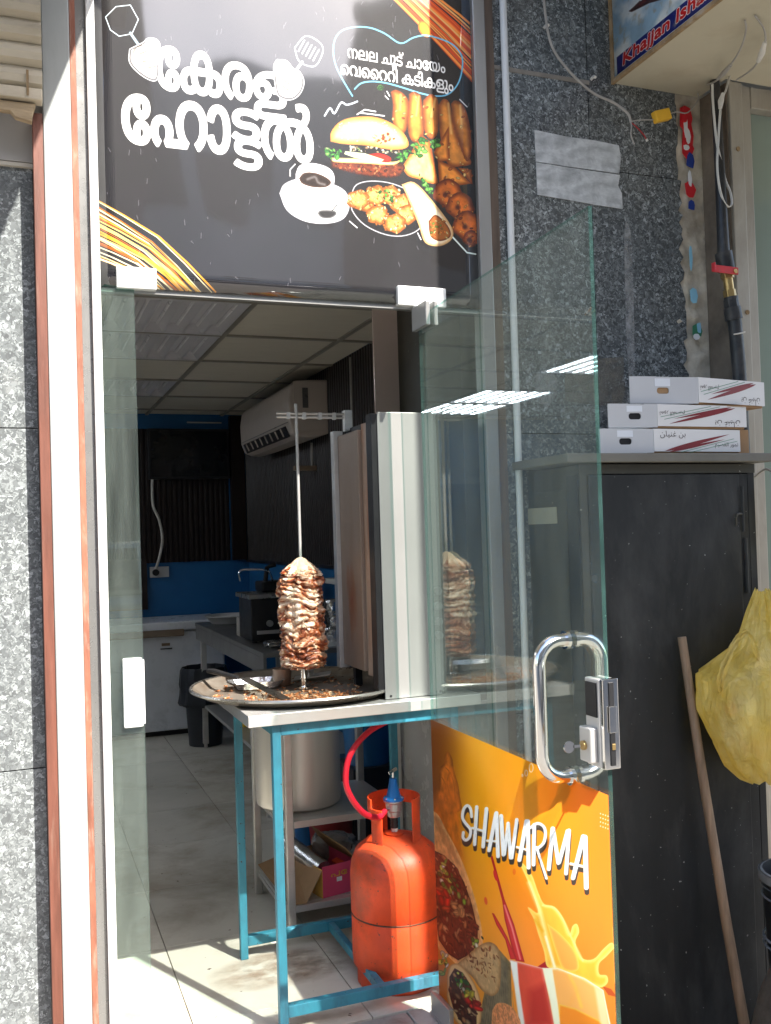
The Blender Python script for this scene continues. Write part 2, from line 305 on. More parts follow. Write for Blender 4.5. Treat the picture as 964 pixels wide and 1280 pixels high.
# ------------------------------------------------------------------ mesh helpers
class MB:
    def __init__(s): s.v = []; s.f = []; s.sm = []; s.mi = []; s.uv = {}; s.cur = 0
    def add(s, vs, fs, smooth=False):
        b = len(s.v); s.v += [tuple(map(float, p)) for p in vs]
        for f in fs: s.f.append([i+b for i in f]); s.sm.append(smooth); s.mi.append(s.cur)
        return s
    def box(s, x0, x1, y0, y1, z0, z1):
        x0, x1 = min(x0, x1), max(x0, x1); y0, y1 = min(y0, y1), max(y0, y1); z0, z1 = min(z0, z1), max(z0, z1)
        return s.add([(x0, y0, z0), (x1, y0, z0), (x1, y1, z0), (x0, y1, z0), (x0, y0, z1), (x1, y0, z1), (x1, y1, z1), (x0, y1, z1)],
                     [(0, 3, 2, 1), (4, 5, 6, 7), (0, 1, 5, 4), (1, 2, 6, 5), (2, 3, 7, 6), (3, 0, 4, 7)])
    def obox(s, c, ax, ay, az, hx, hy, hz):
        c, ax, ay, az = map(Vector, (c, ax, ay, az)); P = []
        for k in (-1, 1):
            for i, j in ((-1, -1), (1, -1), (1, 1), (-1, 1)): P.append(c+ax*i*hx+ay*j*hy+az*k*hz)
        return s.add(P, [(0, 3, 2, 1), (4, 5, 6, 7), (0, 1, 5, 4), (1, 2, 6, 5), (2, 3, 7, 6), (3, 0, 4, 7)])
    def tube(s, pts, r, seg=10, caps=True, flat=1.0):
        pts = [Vector(p) for p in pts]; n = len(pts); rr = r if isinstance(r, (list, tuple)) else [r]*n
        t0 = (pts[1]-pts[0]).normalized(); up = Vector((0, 0, 1)) if abs(t0.z) < .9 else Vector((1, 0, 0))
        u = t0.cross(up).normalized(); V = []; F = []
        for i in range(n):
            t = ((pts[min(i+1, n-1)]-pts[max(i-1, 0)])).normalized()
            u = (u-t*u.dot(t)).normalized(); vv = t.cross(u)
            for k in range(seg):
                a = 2*math.pi*k/seg; V.append(pts[i]+(u*math.cos(a)+vv*math.sin(a)*flat)*rr[i])
        for i in range(n-1):
            for k in range(seg):
                k2 = (k+1) % seg; F.append((i*seg+k, i*seg+k2, (i+1)*seg+k2, (i+1)*seg+k))
        s.add(V, F, True)
        if caps:
            s.add(V[:seg], [tuple(reversed(range(seg)))]); s.add(V[-seg:], [tuple(range(seg))])
        return s
    def lathe(s, prof, c=(0, 0, 0), seg=32, wob=None, arc=None, axis='Z'):
        V = []; F = []; n = len(prof); full = arc is None; a0, a1 = arc or (0, 2*math.pi); m = seg if full else seg+1
        for i, (r, z) in enumerate(prof):
            for k in range(m):
                a = a0+(a1-a0)*k/seg; rr = r*(wob(a, i) if wob else 1)
                x, y = rr*math.cos(a), rr*math.sin(a)
                V.append((c[0]+x, c[1]+y, c[2]+z) if axis == 'Z' else ((c[0]+z, c[1]+x, c[2]+y) if axis == 'X' else (c[0]+x, c[1]+z, c[2]+y)))
        for i in range(n-1):
            for k in range(seg):
                k2 = (k+1) % m; F.append((i*m+k, i*m+k2, (i+1)*m+k2, (i+1)*m+k))
        return s.add(V, F, True)
    def prism(s, poly, ax, a0, a1):
        # poly: list of 2-D points in the plane perpendicular to ax
        def P(p, a): return {'X': (a, p[0], p[1]), 'Y': (p[0], a, p[1]), 'Z': (p[0], p[1], a)}[ax]
        n = len(poly); V = [P(p, a0) for p in poly]+[P(p, a1) for p in poly]
        F = [tuple(range(n)), tuple(reversed(range(n, 2*n)))]+[(i, n+i, n+(i+1) % n, (i+1) % n) for i in range(n)]
        return s.add(V, F)
    def build(s, name, mat, parent=None, bevel=0.0, origin=None, sharp=35, **props):
        me = bpy.data.meshes.new(name)
        off = Vector((0, 0, 0))
        if parent is not None: off = wloc(parent)
        o = bpy.data.objects.new(name, me)
        if parent is not None: o.parent = parent; loc = Vector((0, 0, 0))
        else:
            loc = Vector(origin) if origin is not None else Vector((sum(v[0] for v in s.v)/len(s.v), sum(v[1] for v in s.v)/len(s.v), min(v[2] for v in s.v)))
        o.location = loc; d = off+loc
        me.from_pydata([(v[0]-d.x, v[1]-d.y, v[2]-d.z) for v in s.v], [], s.f)
        for m_ in (mat if isinstance(mat, (list, tuple)) else [mat]): me.materials.append(m_)
        me.polygons.foreach_set('use_smooth', s.sm); me.polygons.foreach_set('material_index', s.mi)
        bm = bmesh.new(); bm.from_mesh(me); bmesh.ops.recalc_face_normals(bm, faces=bm.faces); bm.to_mesh(me); bm.free()
        if any(s.sm): me.set_sharp_from_angle(angle=R(sharp))
        me.update(); COL.objects.link(o)
        if bevel:
            b = o.modifiers.new('bevel', 'BEVEL'); b.width = bevel; b.segments = 2; b.limit_method = 'ANGLE'; b.angle_limit = R(40); b.harden_normals = False
        for k, v in props.items(): o[k] = v
        return o
def wloc(o):
    v = Vector((0, 0, 0))
    while o is not None: v += o.location; o = o.parent
    return v
def thing(name, label, cat, loc, group=None):
    o = bpy.data.objects.new(name, None); COL.objects.link(o); o.location = loc; o.empty_display_size = .1
    o['label'] = label; o['category'] = cat
    if group: o['group'] = group
    return o
def tag(o, label, cat, group=None):
    o['label'] = label; o['category'] = cat
    if group: o['group'] = group
    return o
def struct(name, loc=(0, 0, 0)):
    o = bpy.data.objects.new(name, None); COL.objects.link(o); o.location = loc; o['kind'] = 'structure'; return o
def spline(pts, n=8):
    P = [Vector(p) for p in pts]; P = [P[0]*2-P[1]]+P+[P[-1]*2-P[-2]]; out = []
    for i in range(1, len(P)-2):
        for k in range(n):
            t = k/n; a, b, c, d = P[i-1], P[i], P[i+1], P[i+2]
            out.append(.5*((2*b)+(c-a)*t+(2*a-5*b+4*c-d)*t*t+(3*b-a-3*c+d)*t*t*t))
    out.append(P[-2]); return out
def Box(*a): return MB().box(*a)
def text_mesh(name, body, mat, parent, M4, bold=0.0, size=1.0, space=1.0, shear=0.0):
    """flat lettering; M4 maps text plane (x right, y up) to the world; returns object"""
    cu = bpy.data.curves.new(name, 'FONT'); cu.body = body; cu.size = size; cu.space_character = space; cu.shear = shear
    cu.resolution_u = 5
    if bold: cu.bevel_depth = bold; cu.bevel_resolution = 2
    tmp = bpy.data.objects.new(name, cu); COL.objects.link(tmp)
    dg = bpy.context.evaluated_depsgraph_get(); dg.update(); me = bpy.data.meshes.new_from_object(tmp.evaluated_get(dg))
    bpy.data.objects.remove(tmp); bpy.data.curves.remove(cu)
    n = len(me.vertices); co = np.empty(n*3); me.vertices.foreach_get('co', co); co = co.reshape(-1, 3)
    mn, mx = co[:, :2].min(0), co[:, :2].max(0)
    m4 = np.array(M4(mn, mx) if callable(M4) else M4)
    co[:, 2] *= (.0012/max(bold, .001)) if bold else 1
    wc = co @ m4[:3, :3].T + m4[:3, 3]
    p = wloc(parent); wc -= np.array(p)
    me.vertices.foreach_set('co', wc.reshape(-1)); me.materials.clear(); me.materials.append(mat); me.update()
    o = bpy.data.objects.new(name, me); COL.objects.link(o); o.parent = parent; return o
def fit_text(origin, ux, uy, un_, w, h):
    """matrix that fits the text's bounding box into width w, height h from origin along ux, uy"""
    def f(mn, mx):
        sx = w/(mx[0]-mn[0]); sy = h/(mx[1]-mn[1]); ux_, uy_, n_ = map(Vector, (ux, uy, un_)); m = np.eye(4)
        for i in range(3):
            m[i, 0] = ux_[i]*sx; m[i, 1] = uy_[i]*sy; m[i, 2] = n_[i]
            m[i, 3] = origin[i]-ux_[i]*sx*mn[0]-uy_[i]*sy*mn[1]
        return m
    return f

# ------------------------------------------------------------------ painted prints (flat artwork on the sign and the door poster)
class Paint:
    def __init__(s, W, H, P0, dU, dV, base):
        """texel (i,j) lies at P0 + u*dU + v*dV in the world; PX,PY = where the traced outlines are measured"""
        u = (np.arange(W)+.5)/W; v = (np.arange(H)+.5)/H; U, V = np.meshgrid(u, v)
        P = np.array(P0)+U[..., None]*np.array(dU)+V[..., None]*np.array(dV)
        d = P-CAMP; z = d@Fv; s.X = 482+FPX*(d@Rv)/z; s.Y = 640-FPX*(d@Uv)/z
        s.U, s.V = U, V; s.W, s.H = W, H; s.WA = P[..., 0] if abs(dU[0]) > 0 else -P[..., 1]; s.WB = P[..., 2]
        s.img = np.ones((H, W, 3), np.float32)*np.array(base, np.float32); s.rng = np.random.default_rng(5)
        s.n = {}
    def noise(s, cell, seed=0):
        k = (cell, seed)
        if k not in s.n:
            r = np.random.default_rng(seed); out = np.zeros((s.H, s.W), np.float32); amp = 1; tot = 0; c = cell
            for o in range(4):
                gw, gh = max(2, int(s.W/c)+2), max(2, int(s.H/c)+2); g = r.random((gh, gw)).astype(np.float32)
                x = np.linspace(0, gw-1.001, s.W); y = np.linspace(0, gh-1.001, s.H); xi = x.astype(int); yi = y.astype(int)
                fx = (x-xi); fy = (y-yi)[:, None]; fx = fx*fx*(3-2*fx); fy = fy*fy*(3-2*fy)
                a = g[yi][:, xi]; b = g[yi][:, xi+1]; c0 = g[yi+1][:, xi]; d = g[yi+1][:, xi+1]
                out += amp*((a*(1-fx)+b*fx)*(1-fy)+(c0*(1-fx)+d*fx)*fy); tot += amp; amp *= .5; c = max(1.5, c/2)
            s.n[k] = out/tot
        return s.n[k]
    def box(s, pts, pad):
        p = np.array(pts); m = (s.X > p[:, 0].min()-pad) & (s.X < p[:, 0].max()+pad) & (s.Y > p[:, 1].min()-pad) & (s.Y < p[:, 1].max()+pad)
        if not m.any(): return None
        r = np.where(m.any(1))[0]; c = np.where(m.any(0))[0]; return slice(r[0], r[-1]+1), slice(c[0], c[-1]+1)
    def sdf(s, pts, sl, closed=True):
        X, Y = s.X[sl], s.Y[sl]; d = np.full(X.shape, 1e9); ins = np.zeros(X.shape, bool); n = len(pts)
        for i in range(n if closed else n-1):
            x0, y0 = pts[i]; x1, y1 = pts[(i+1) % n]; ex, ey = x1-x0, y1-y0; L = ex*ex+ey*ey+1e-9
            t = np.clip(((X-x0)*ex+(Y-y0)*ey)/L, 0, 1); d = np.minimum(d, (X-x0-t*ex)**2+(Y-y0-t*ey)**2)
            if closed:
                c = ((y0 > Y) != (y1 > Y)) & (X < (x1-x0)*(Y-y0)/((y1-y0) or 1e-9)+x0); ins ^= c
        d = np.sqrt(d); return np.where(ins, d, -d) if closed else d
    def blend(s, sl, a, col):
        a = a[..., None]; s.img[sl] = s.img[sl]*(1-a)+np.array(col, np.float32)*a
    def poly(s, pts, col, edge=None, width=8, nz=0.0, cell=12, feather=.7, alpha=1.0, seed=1):
        sl = s.box(pts, 3)
        if sl is None: return
        d = s.sdf(pts, sl); a = np.clip(d/feather+.5, 0, 1)*alpha; c = np.array(col, np.float32)
        if edge is not None:
            t = np.clip(d/width, 0, 1)[..., None]; t = t*t*(3-2*t); c = np.array(edge)*(1-t)+c*t
        else: c = np.broadcast_to(c, d.shape+(3,))
        if nz: c = c*(1+nz*(s.noise(cell, seed)[sl][..., None]-.5)*2)
        s.blend(sl, a, np.clip(c, 0, 1))
    def ell(s, cx, cy, rx, ry, col, ang=0, n=28, **k):
        a = math.radians(ang); s.poly([(cx+rx*math.cos(t)*math.cos(a)-ry*math.sin(t)*math.sin(a), cy+rx*math.cos(t)*math.sin(a)+ry*math.sin(t)*math.cos(a)) for t in np.linspace(0, 2*math.pi, n, endpoint=False)], col, **k)
    def line(s, pts, wdt, col, alpha=1.0, feather=.7):
        sl = s.box(pts, 12)
        if sl is None: return
        d = s.sdf(pts, sl, False); s.blend(sl, np.clip((wdt/2-d)/feather+.5, 0, 1)*alpha, col)
    def blobs(s, pts, n, cols, r0, r1, seed=0, asp=.55, ang=None):
        rg = np.random.default_rng(seed); p = np.array(pts); lo, hi = p.min(0), p.max(0); k = 0; it = 0
        while k < n and it < n*20:
            it += 1; x, y = lo+rg.random(2)*(hi-lo); ins = False; m = len(pts)
            for i in range(m):
                x0, y0 = pts[i]; x1, y1 = pts[(i+1) % m]
                if (y0 > y) != (y1 > y) and x < (x1-x0)*(y-y0)/((y1-y0) or 1e-9)+x0: ins = not ins
            if not ins: continue
            r = r0+(r1-r0)*rg.random(); c = np.array(cols[int(rg.random()*len(cols))]); c = np.clip(c*(.8+.4*rg.random()), 0, 1)
            s.ell(x, y, r, r*asp*(.6+.8*rg.random()), c, ang=(ang if ang is not None else 0)+rg.normal()*(25 if ang is not None else 90), n=9, edge=c*.55, width=r*.5); k += 1
    def text(s, body, x0, x1, z0, z1, dil, col, plane='XZ', halo=None, shear=0.0):
        cu = bpy.data.curves.new('t', 'FONT'); cu.body = body; cu.resolution_u = 4; cu.shear = shear; cu.fill_mode = 'NONE'
        tmp = bpy.data.objects.new('t', cu); COL.objects.link(tmp); dg = bpy.context.evaluated_depsgraph_get(); dg.update(); me = bpy.data.meshes.new_from_object(tmp.evaluated_get(dg))
        bpy.data.objects.remove(tmp); bpy.data.curves.remove(cu); n = len(me.vertices); co = np.empty(n*3); me.vertices.foreach_get('co', co); co = co.reshape(-1, 3)[:, :2]
        ed = [tuple(e.vertices) for e in me.edges]; bpy.data.meshes.remove(me); mn, mx = co.min(0), co.max(0)
        q = (co-mn)/(mx-mn)*np.array((x1-x0-2*dil, z1-z0-2*dil))+np.array((x0+dil, z0+dil))
        A, B = s.WA, s.WB; m = (A > x0-.02) & (A < x1+.02) & (B > z0-.02) & (B < z1+.02); r = np.where(m.any(1))[0]; c = np.where(m.any(0))[0]; sl = (slice(r[0], r[-1]+1), slice(c[0], c[-1]+1))
        X, Y = A[sl], B[sl]; d = np.full(X.shape, 1e9); wn = np.zeros(X.shape, int)
        for i, j in ed:
            if abs(i-j) == 1: i, j = min(i, j), max(i, j)
            else: i, j = max(i, j), min(i, j)
            ax, ay = q[i]; bx, by = q[j]; ex, ey = bx-ax, by-ay; t = np.clip(((X-ax)*ex+(Y-ay)*ey)/(ex*ex+ey*ey+1e-12), 0, 1)
            d = np.minimum(d, (X-ax-t*ex)**2+(Y-ay-t*ey)**2)
            if by != ay:
                xc = (ex)*(Y-ay)/ey+ax; cr_ = ((ay > Y) != (by > Y)) & (X < xc); wn += np.where(cr_, 1 if by > ay else -1, 0)
        ins = wn != 0
        d = np.sqrt(d); d = np.where(ins, d, -d)
        if halo: s.blend(sl, np.clip((d+dil+halo[0])/.001+.5, 0, 1), halo[1])
        s.blend(sl, np.clip((d+dil)/.001+.5, 0, 1), col)
    def image(s, name):
        im = bpy.data.images.new(name, s.W, s.H); px = np.ones((s.H, s.W, 4), np.float32); px[..., :3] = np.clip(s.img, 0, 1)
        im.pixels.foreach_set(px.reshape(-1)); im.update(); im.pack(); return im

def Zm(pts, ox, oy, sc): return [(ox+x/sc, oy+y/sc) for x, y in pts]
# --- artwork of the shop sign
def sign_art():
    a = Paint(1150, 1200, (.215, 0, 2.14), (1.143, 0, 0), (0, 0, 1.21), (.115, .105, .115))
    a.img *= (1+.12*(a.noise(90, 3)[..., None]-.5))
    rg = np.random.default_rng(3)
    for i in range(34):   # straw strands, lower left
        y0 = 246+rg.random()*78; k = (y0-246)/78; x1 = 262-60*k+rg.normal()*5; y1 = 362+rg.random()*12
        x0 = 112; xm = x0+(x1-x0)*.55; ym = y0+(y1-y0)*.42
        c = [(.98, .85, .45), (.93, .62, .18), (.75, .38, .08), (1, .95, .75)][int(rg.random()*4)]
        a.line([(x0, y0), ((x0+xm)/2, (y0+ym)/2-1), (xm, ym), ((xm+x1)/2, (ym+y1)/2-2), (x1, y1)], .9+rg.random()*1.5, c)
    for i in range(40):   # orange strands, upper right
        t = rg.random(); x0 = 478+62*t; y0 = -8; x1 = 606; y1 = 128-82*t+rg.normal()*3
        c = [(.98, .40, .10), (.85, .28, .06), (1, .60, .25), (.95, .75, .45)][int(rg.random()**1.5*4)]
        a.line([(x0, y0), ((x0+x1)/2+2, (y0+y1)/2), (x1, y1)], .8+rg.random()*2.4, c)
    a.ell(531, 37, 7, 11, (1, .75, .15), ang=-30, edge=(.9, .4, .05), width=5)
    # blue speech heart
    hb = Zm([(155, 460), (90, 350), (45, 250), (35, 140), (70, 60), (150, 25), (260, 25), (360, 62), (460, 125), (540, 90), (620, 75), (720, 100), (800, 140), (850, 210), (850, 300), (820, 390), (760, 450), (680, 460), (580, 440), (470, 405), (370, 378), (280, 368), (210, 380), (170, 415)], 410, 30, 5.074)
    hb = [(p.x, p.y) for p in spline([(x, y, 0) for x, y in hb], 4)]
    a.line(hb, 1.9, (.45, .78, .92))
    z = lambda p: Zm(p, 340, 110, 3.708)
    tz = lambda p: [(q.x, q.y) for q in spline([(x, y, 0) for x, y in z(p)], 4)]
    a.line(tz([(245, 130), (270, 95), (290, 120), (320, 70), (345, 80), (370, 75), (395, 65)]), 2.2, (.85, .9, .95))
    a.line(z([(395, 125), (430, 103), (480, 112)]), 1.6, (.95, .95, .95)); a.line(z([(410, 118), (520, 132)]), 1.6, (.95, .95, .95))
    for p in ([(525, 40), (540, 55)], [(533, 18), (545, 40)], [(870, 55), (905, 90)], [(360, 620), (395, 650)], [(675, 675), (690, 705)], [(108, 355), (85, 380), (85, 410)]): a.line(z(p), 1.3, (.95, .95, .95))
    GR = [(.30, .62, .22), (.16, .45, .14), (.45, .75, .3), (.1, .3, .1)]
    # spring rolls
    rolls = [([(550, 20), (575, 10), (612, 30), (635, 70), (632, 150), (615, 210), (580, 200), (558, 150), (560, 80)], .95),
             ([(635, 30), (660, 18), (690, 40), (700, 110), (705, 200), (690, 250), (650, 250), (628, 190), (632, 100)], .98),
             ([(700, 60), (735, 30), (768, 55), (772, 130), (768, 210), (740, 240), (710, 210), (700, 130)], .9),
             ([(772, 80), (795, 52), (822, 70), (840, 150), (870, 250), (925, 345), (880, 365), (820, 360), (790, 280), (775, 180)], .85),
             ([(830, 75), (850, 60), (890, 85), (918, 180), (925, 300), (900, 340), (860, 230), (838, 150)], .85)]
    for i, (p, k) in enumerate(rolls):
        q = tz(p+[p[0]]); a.poly(q, (.93*k, .58*k, .22*k), edge=(.48, .22, .06), width=7, nz=.28, cell=24, seed=i)
        cx = sum(x for x, _ in q)/len(q); a.line([(q[4][0]+6, q[4][1]+6), (cx+1, (q[0][1]+cx*0+q[len(q)//2][1])/2)], 2.4, (1, .86, .55), .55, 2.5)
        a.blobs(q, 7, [(.62, .30, .08), (.98, .8, .45)], 1, 2.6, i)
    # samosas
    for p in ([(690, 215), (735, 250), (770, 440), (760, 450), (690, 430), (640, 400), (600, 380)], [(820, 180), (825, 340), (770, 345), (750, 300)], [(768, 335), (850, 370), (925, 445), (860, 455), (775, 440)], [(860, 370), (925, 380), (930, 450)]):
        a.poly(z(p), (.90, .55, .20), edge=(.50, .22, .05), width=6, nz=.25, cell=20); a.blobs(z(p), 5, [(.65, .32, .1), (1, .85, .5)], 1, 3, 4)
    a.poly(tz([(600, 370), (650, 300), (700, 260), (735, 300), (760, 440), (680, 425), (630, 410), (600, 370)]), (.96, .76, .48), edge=(.72, .4, .14), width=6, nz=.2)
    for bx in ([(640, 265), (700, 235), (740, 250), (700, 320), (650, 310)], [(735, 245), (785, 235), (770, 280), (740, 275)], [(680, 400), (740, 470), (745, 500), (690, 440)], [(500, 0), (505, 0), (505, 5)]):
        a.blobs(z(bx), 22, GR, 2, 4.5, 8)
    # fritters
    for c, rr in (((815, 490), 68), ((872, 550), 66), ((905, 640), 70), ((925, 700), 40)):
        q = z([(c[0]+rr*math.cos(t)*(1+.08*math.sin(5*t)), c[1]+rr*.95*math.sin(t)*(1+.07*math.cos(4*t))) for t in np.linspace(0, 6.28, 26)])
        a.poly(q, (.80, .40, .11), edge=(.36, .13, .03), width=8, nz=.3, cell=18, seed=int(rr)); a.blobs(q, 16, [(.55, .22, .05), (.93, .6, .25)], 1.2, 3, int(rr))
        a.ell(*z([(c[0]-10, c[1]+5)])[0], 3, 3, (.3, .1, .02), feather=3)
    a.line(z([(835, 690), (905, 765), (945, 772)]), 1.9, (.9, .98, .95))
    # burger
    a.poly(tz([(275, 370), (300, 330), (590, 350), (600, 400), (540, 420), (400, 405), (275, 370)]), (.42, .17, .07), edge=(.2, .07, .03), width=4, nz=.5, cell=8)
    a.blobs(z([(280, 340), (600, 350), (600, 410), (400, 400), (280, 372)]), 60, [(.62, .30, .14), (.35, .12, .05), (.8, .5, .3)], 1.2, 2.8, 2)
    a.poly(tz([(280, 325), (420, 330), (560, 345), (600, 330), (560, 360), (420, 352), (290, 345), (280, 325)]), (.95, .90, .72), edge=(.8, .7, .4), width=3)
    a.blobs(z([(250, 270), (330, 290), (300, 330), (255, 320)]), 22, GR+[(.8, .9, .6)], 2, 4, 3)
    a.blobs(z([(560, 300), (640, 290), (620, 350), (570, 330)]), 20, GR, 2, 4, 4)
    a.poly(tz([(440, 310), (500, 305), (550, 325), (540, 348), (470, 335), (440, 310)]), (.82, .16, .10), edge=(.6, .08, .05), width=3)
    a.poly(z([(340, 295), (430, 305), (520, 335), (500, 350), (380, 325), (335, 308)]), (.93, .93, .85), edge=(.75, .8, .6), width=2)
    a.blobs(z([(350, 265), (600, 290), (600, 310), (350, 290)]), 26, [(.5, .4, .3), (.9, .9, .8), (.6, .7, .4), (.75, .65, .5)], 1.5, 3.2, 6)
    a.poly(tz([(272, 250), (275, 205), (320, 155), (400, 135), (490, 140), (570, 175), (620, 225), (630, 275), (560, 290), (440, 270), (330, 262), (272, 250)]), (.97, .82, .58), edge=(.80, .52, .24), width=9, nz=.08, cell=30)
    a.blobs(z([(460, 225), (540, 215), (570, 240), (510, 260), (465, 250)]), 24, [(.75, .38, .16), (.95, .75, .5), (.6, .25, .1)], 1, 2.6, 9)
    for i in range(46):
        x, y = 300+rg.random()*280, 160+rg.random()*90; a.ell(*z([(x, y)])[0], 1.1, .6, (1, .95, .8), ang=rg.random()*180, n=8)
    # coffee cup and saucer
    a.poly(tz([(35, 490), (60, 445), (140, 420), (260, 440), (340, 480), (360, 550), (330, 610), (250, 632), (150, 620), (70, 570), (35, 490)]), (.93, .93, .93), edge=(.74, .74, .76), width=6)
    a.poly(tz([(110, 400), (130, 360), (190, 350), (260, 370), (290, 410), (280, 470), (230, 500), (160, 490), (115, 450), (110, 400)]), (.95, .95, .95), edge=(.78, .78, .8), width=5)
    a.poly(tz([(125, 420), (150, 395), (200, 395), (250, 415), (275, 440), (250, 462), (190, 462), (140, 445), (125, 420)]), (.14, .08, .05), edge=(.3, .2, .15), width=3)
    a.line(tz([(165, 425), (200, 415), (215, 440), (245, 450)]), 3, (.6, .6, .62), .6, 3)
    a.poly(tz([(210, 585), (225, 568), (290, 570), (300, 590), (270, 608), (230, 605), (210, 585)]), (.16, .15, .15), edge=(.5, .5, .5), width=3); a.line(z([(280, 570), (302, 545)]), 1.4, (.2, .2, .2))
    # plate with fried florets
    a.poly(tz([(365, 500), (390, 450), (460, 432), (560, 445), (650, 490), (705, 570), (690, 650), (620, 688), (530, 685), (430, 640), (370, 570), (365, 500)]), (.10, .09, .10), edge=(.92, .92, .94), width=2.2)
    for c in ((430, 530), (490, 590), (545, 500), (600, 540), (620, 590), (570, 630), (480, 500), (400, 520)):
        q = z([(c[0]+52*math.cos(t)*(1+.12*math.sin(6*t+c[0])), c[1]+46*math.sin(t)*(1+.1*math.cos(5*t))) for t in np.linspace(0, 6.28, 24)])
        a.poly(q, (.90, .70, .36), edge=(.55, .28, .08), width=7, nz=.35, cell=9, seed=c[0]); a.blobs(q, 26, [(.98, .9, .65), (.75, .42, .14), (.9, .75, .45)], 1, 2.6, c[0])
    a.blobs(z([(480, 480), (560, 475), (560, 530), (490, 520)]), 16, GR, 1.5, 3.2, 12)
    # wrap
    a.poly(tz([(600, 450), (660, 440), (740, 520), (830, 640), (835, 700), (780, 735), (710, 720), (680, 640), (640, 540), (600, 450)]), (.95, .88, .74), edge=(.78, .6, .38), width=5, nz=.1)
    a.poly(tz([(725, 620), (760, 590), (815, 640), (828, 690), (780, 712), (735, 690), (725, 620)]), (.62, .34, .10), edge=(.35, .14, .04), width=3)
    a.blobs(z([(730, 610), (800, 610), (825, 690), (780, 708), (735, 685)]), 30, [(.9, .62, .25), (.75, .4, .12), (.95, .85, .55), (.4, .5, .15)], 1.2, 3, 20)
    WH = (.96, .96, .95)
    a.text('\u0d47\u0d15', .376, .566, 2.698, 2.828, .0046, WH)
    a.text('\u0d30', .562, .652, 2.698, 2.812, .0046, WH)
    a.text('\u0d33', .652, .752, 2.654, 2.798, .0046, WH)
    a.text('\u0d47\u0d39\u0d3e', .281, .584, 2.536, 2.680, .0052, WH)
    a.text('\u0d1f', .586, .672, 2.578, 2.680, .0052, WH)
    a.text('\u0d1f', .590, .676, 2.500, 2.596, .0052, WH)
    a.text('\u0d7d', .672, .830, 2.538, 2.715, .0048, WH)
    a.text('\u0d28\u0d32\u0d32 \u0d1a\u0d42\u0d1f\u0d4d \u0d1a\u0d3e\u0d47\u0d2f\u0d02', .944, 1.266, 2.862, 2.918, .0006, WH)
    a.text('\u0d46\u0d35\u0d48\u0d31\u0d31\u0d3f \u0d15\u0d1f\u0d3f\u0d15\u0d33\u0d41\u0d02', .920, 1.292, 2.808, 2.868, .0009, WH)
    # ladle, spatula, gloves
    z = lambda p: Zm(p, 150, 20, 3.708)
    a.line([(132, 22), (145, 9), (163, 7), (173, 25), (165, 43), (149, 46), (138, 38), (132, 22)], 1.2, (.86, .93, .96)); a.line([(163, 42), (174, 58)], 3.6, (.55, .65, .7)); a.line([(163, 42), (174, 58)], 1.2, (.9, .95, .95))
    for glove in ([(50, 160), (110, 130), (130, 112), (165, 115), (180, 140), (175, 190), (170, 290), (130, 290), (75, 250), (48, 210), (50, 160)], [(730, 210), (770, 215), (800, 250), (830, 265), (848, 310), (830, 360), (790, 385), (740, 370), (725, 320), (718, 240), (730, 210)]):
        q = tz2(z(glove)); a.line(q, 4.2, (.93, .94, .95)); a.line(q, 2.2, (.36, .35, .36)); a.poly([((x-sum(p[0] for p in q)/len(q))*.95+sum(p[0] for p in q)/len(q), (y-sum(p[1] for p in q)/len(q))*.95+sum(p[1] for p in q)/len(q)) for x, y in q], (.88, .87, .84)); 
    for p in ([(60, 175), (75, 150), (100, 140)], [(90, 180), (130, 165), (165, 175)], [(105, 215), (160, 205)], [(125, 245), (170, 235)], [(745, 260), (780, 280), (810, 290)], [(745, 290), (790, 320)], [(745, 320), (780, 345)]): a.line(tz2(z(p)), 1.1, (.30, .26, .22))
    a.line(tz2(z([(810, 150), (860, 95), (920, 120), (942, 160), (915, 225), (880, 235), (830, 210), (810, 150)])), 1.4, (.86, .93, .96))
    for i in range(5): a.line(z([(855+17*i, 115+12*i*.9), (828+17*i, 165+12*i*.9)]), 1.7, (.9, .94, .95))
    a.line(z([(845, 215), (815, 255)]), 3.4, (.8, .85, .87))
    # scuffs
    for i in range(90):
        x, y = 120+rg.random()*470, rg.random()*375; a.line([(x, y), (x+rg.normal()*1.5, y+2+rg.random()*5)], .6, (.75, .75, .78), .5)
    return a.image('sign_print')
def tz2(p): return [(q.x, q.y) for q in spline([(x, y, 0) for x, y in p], 4)]

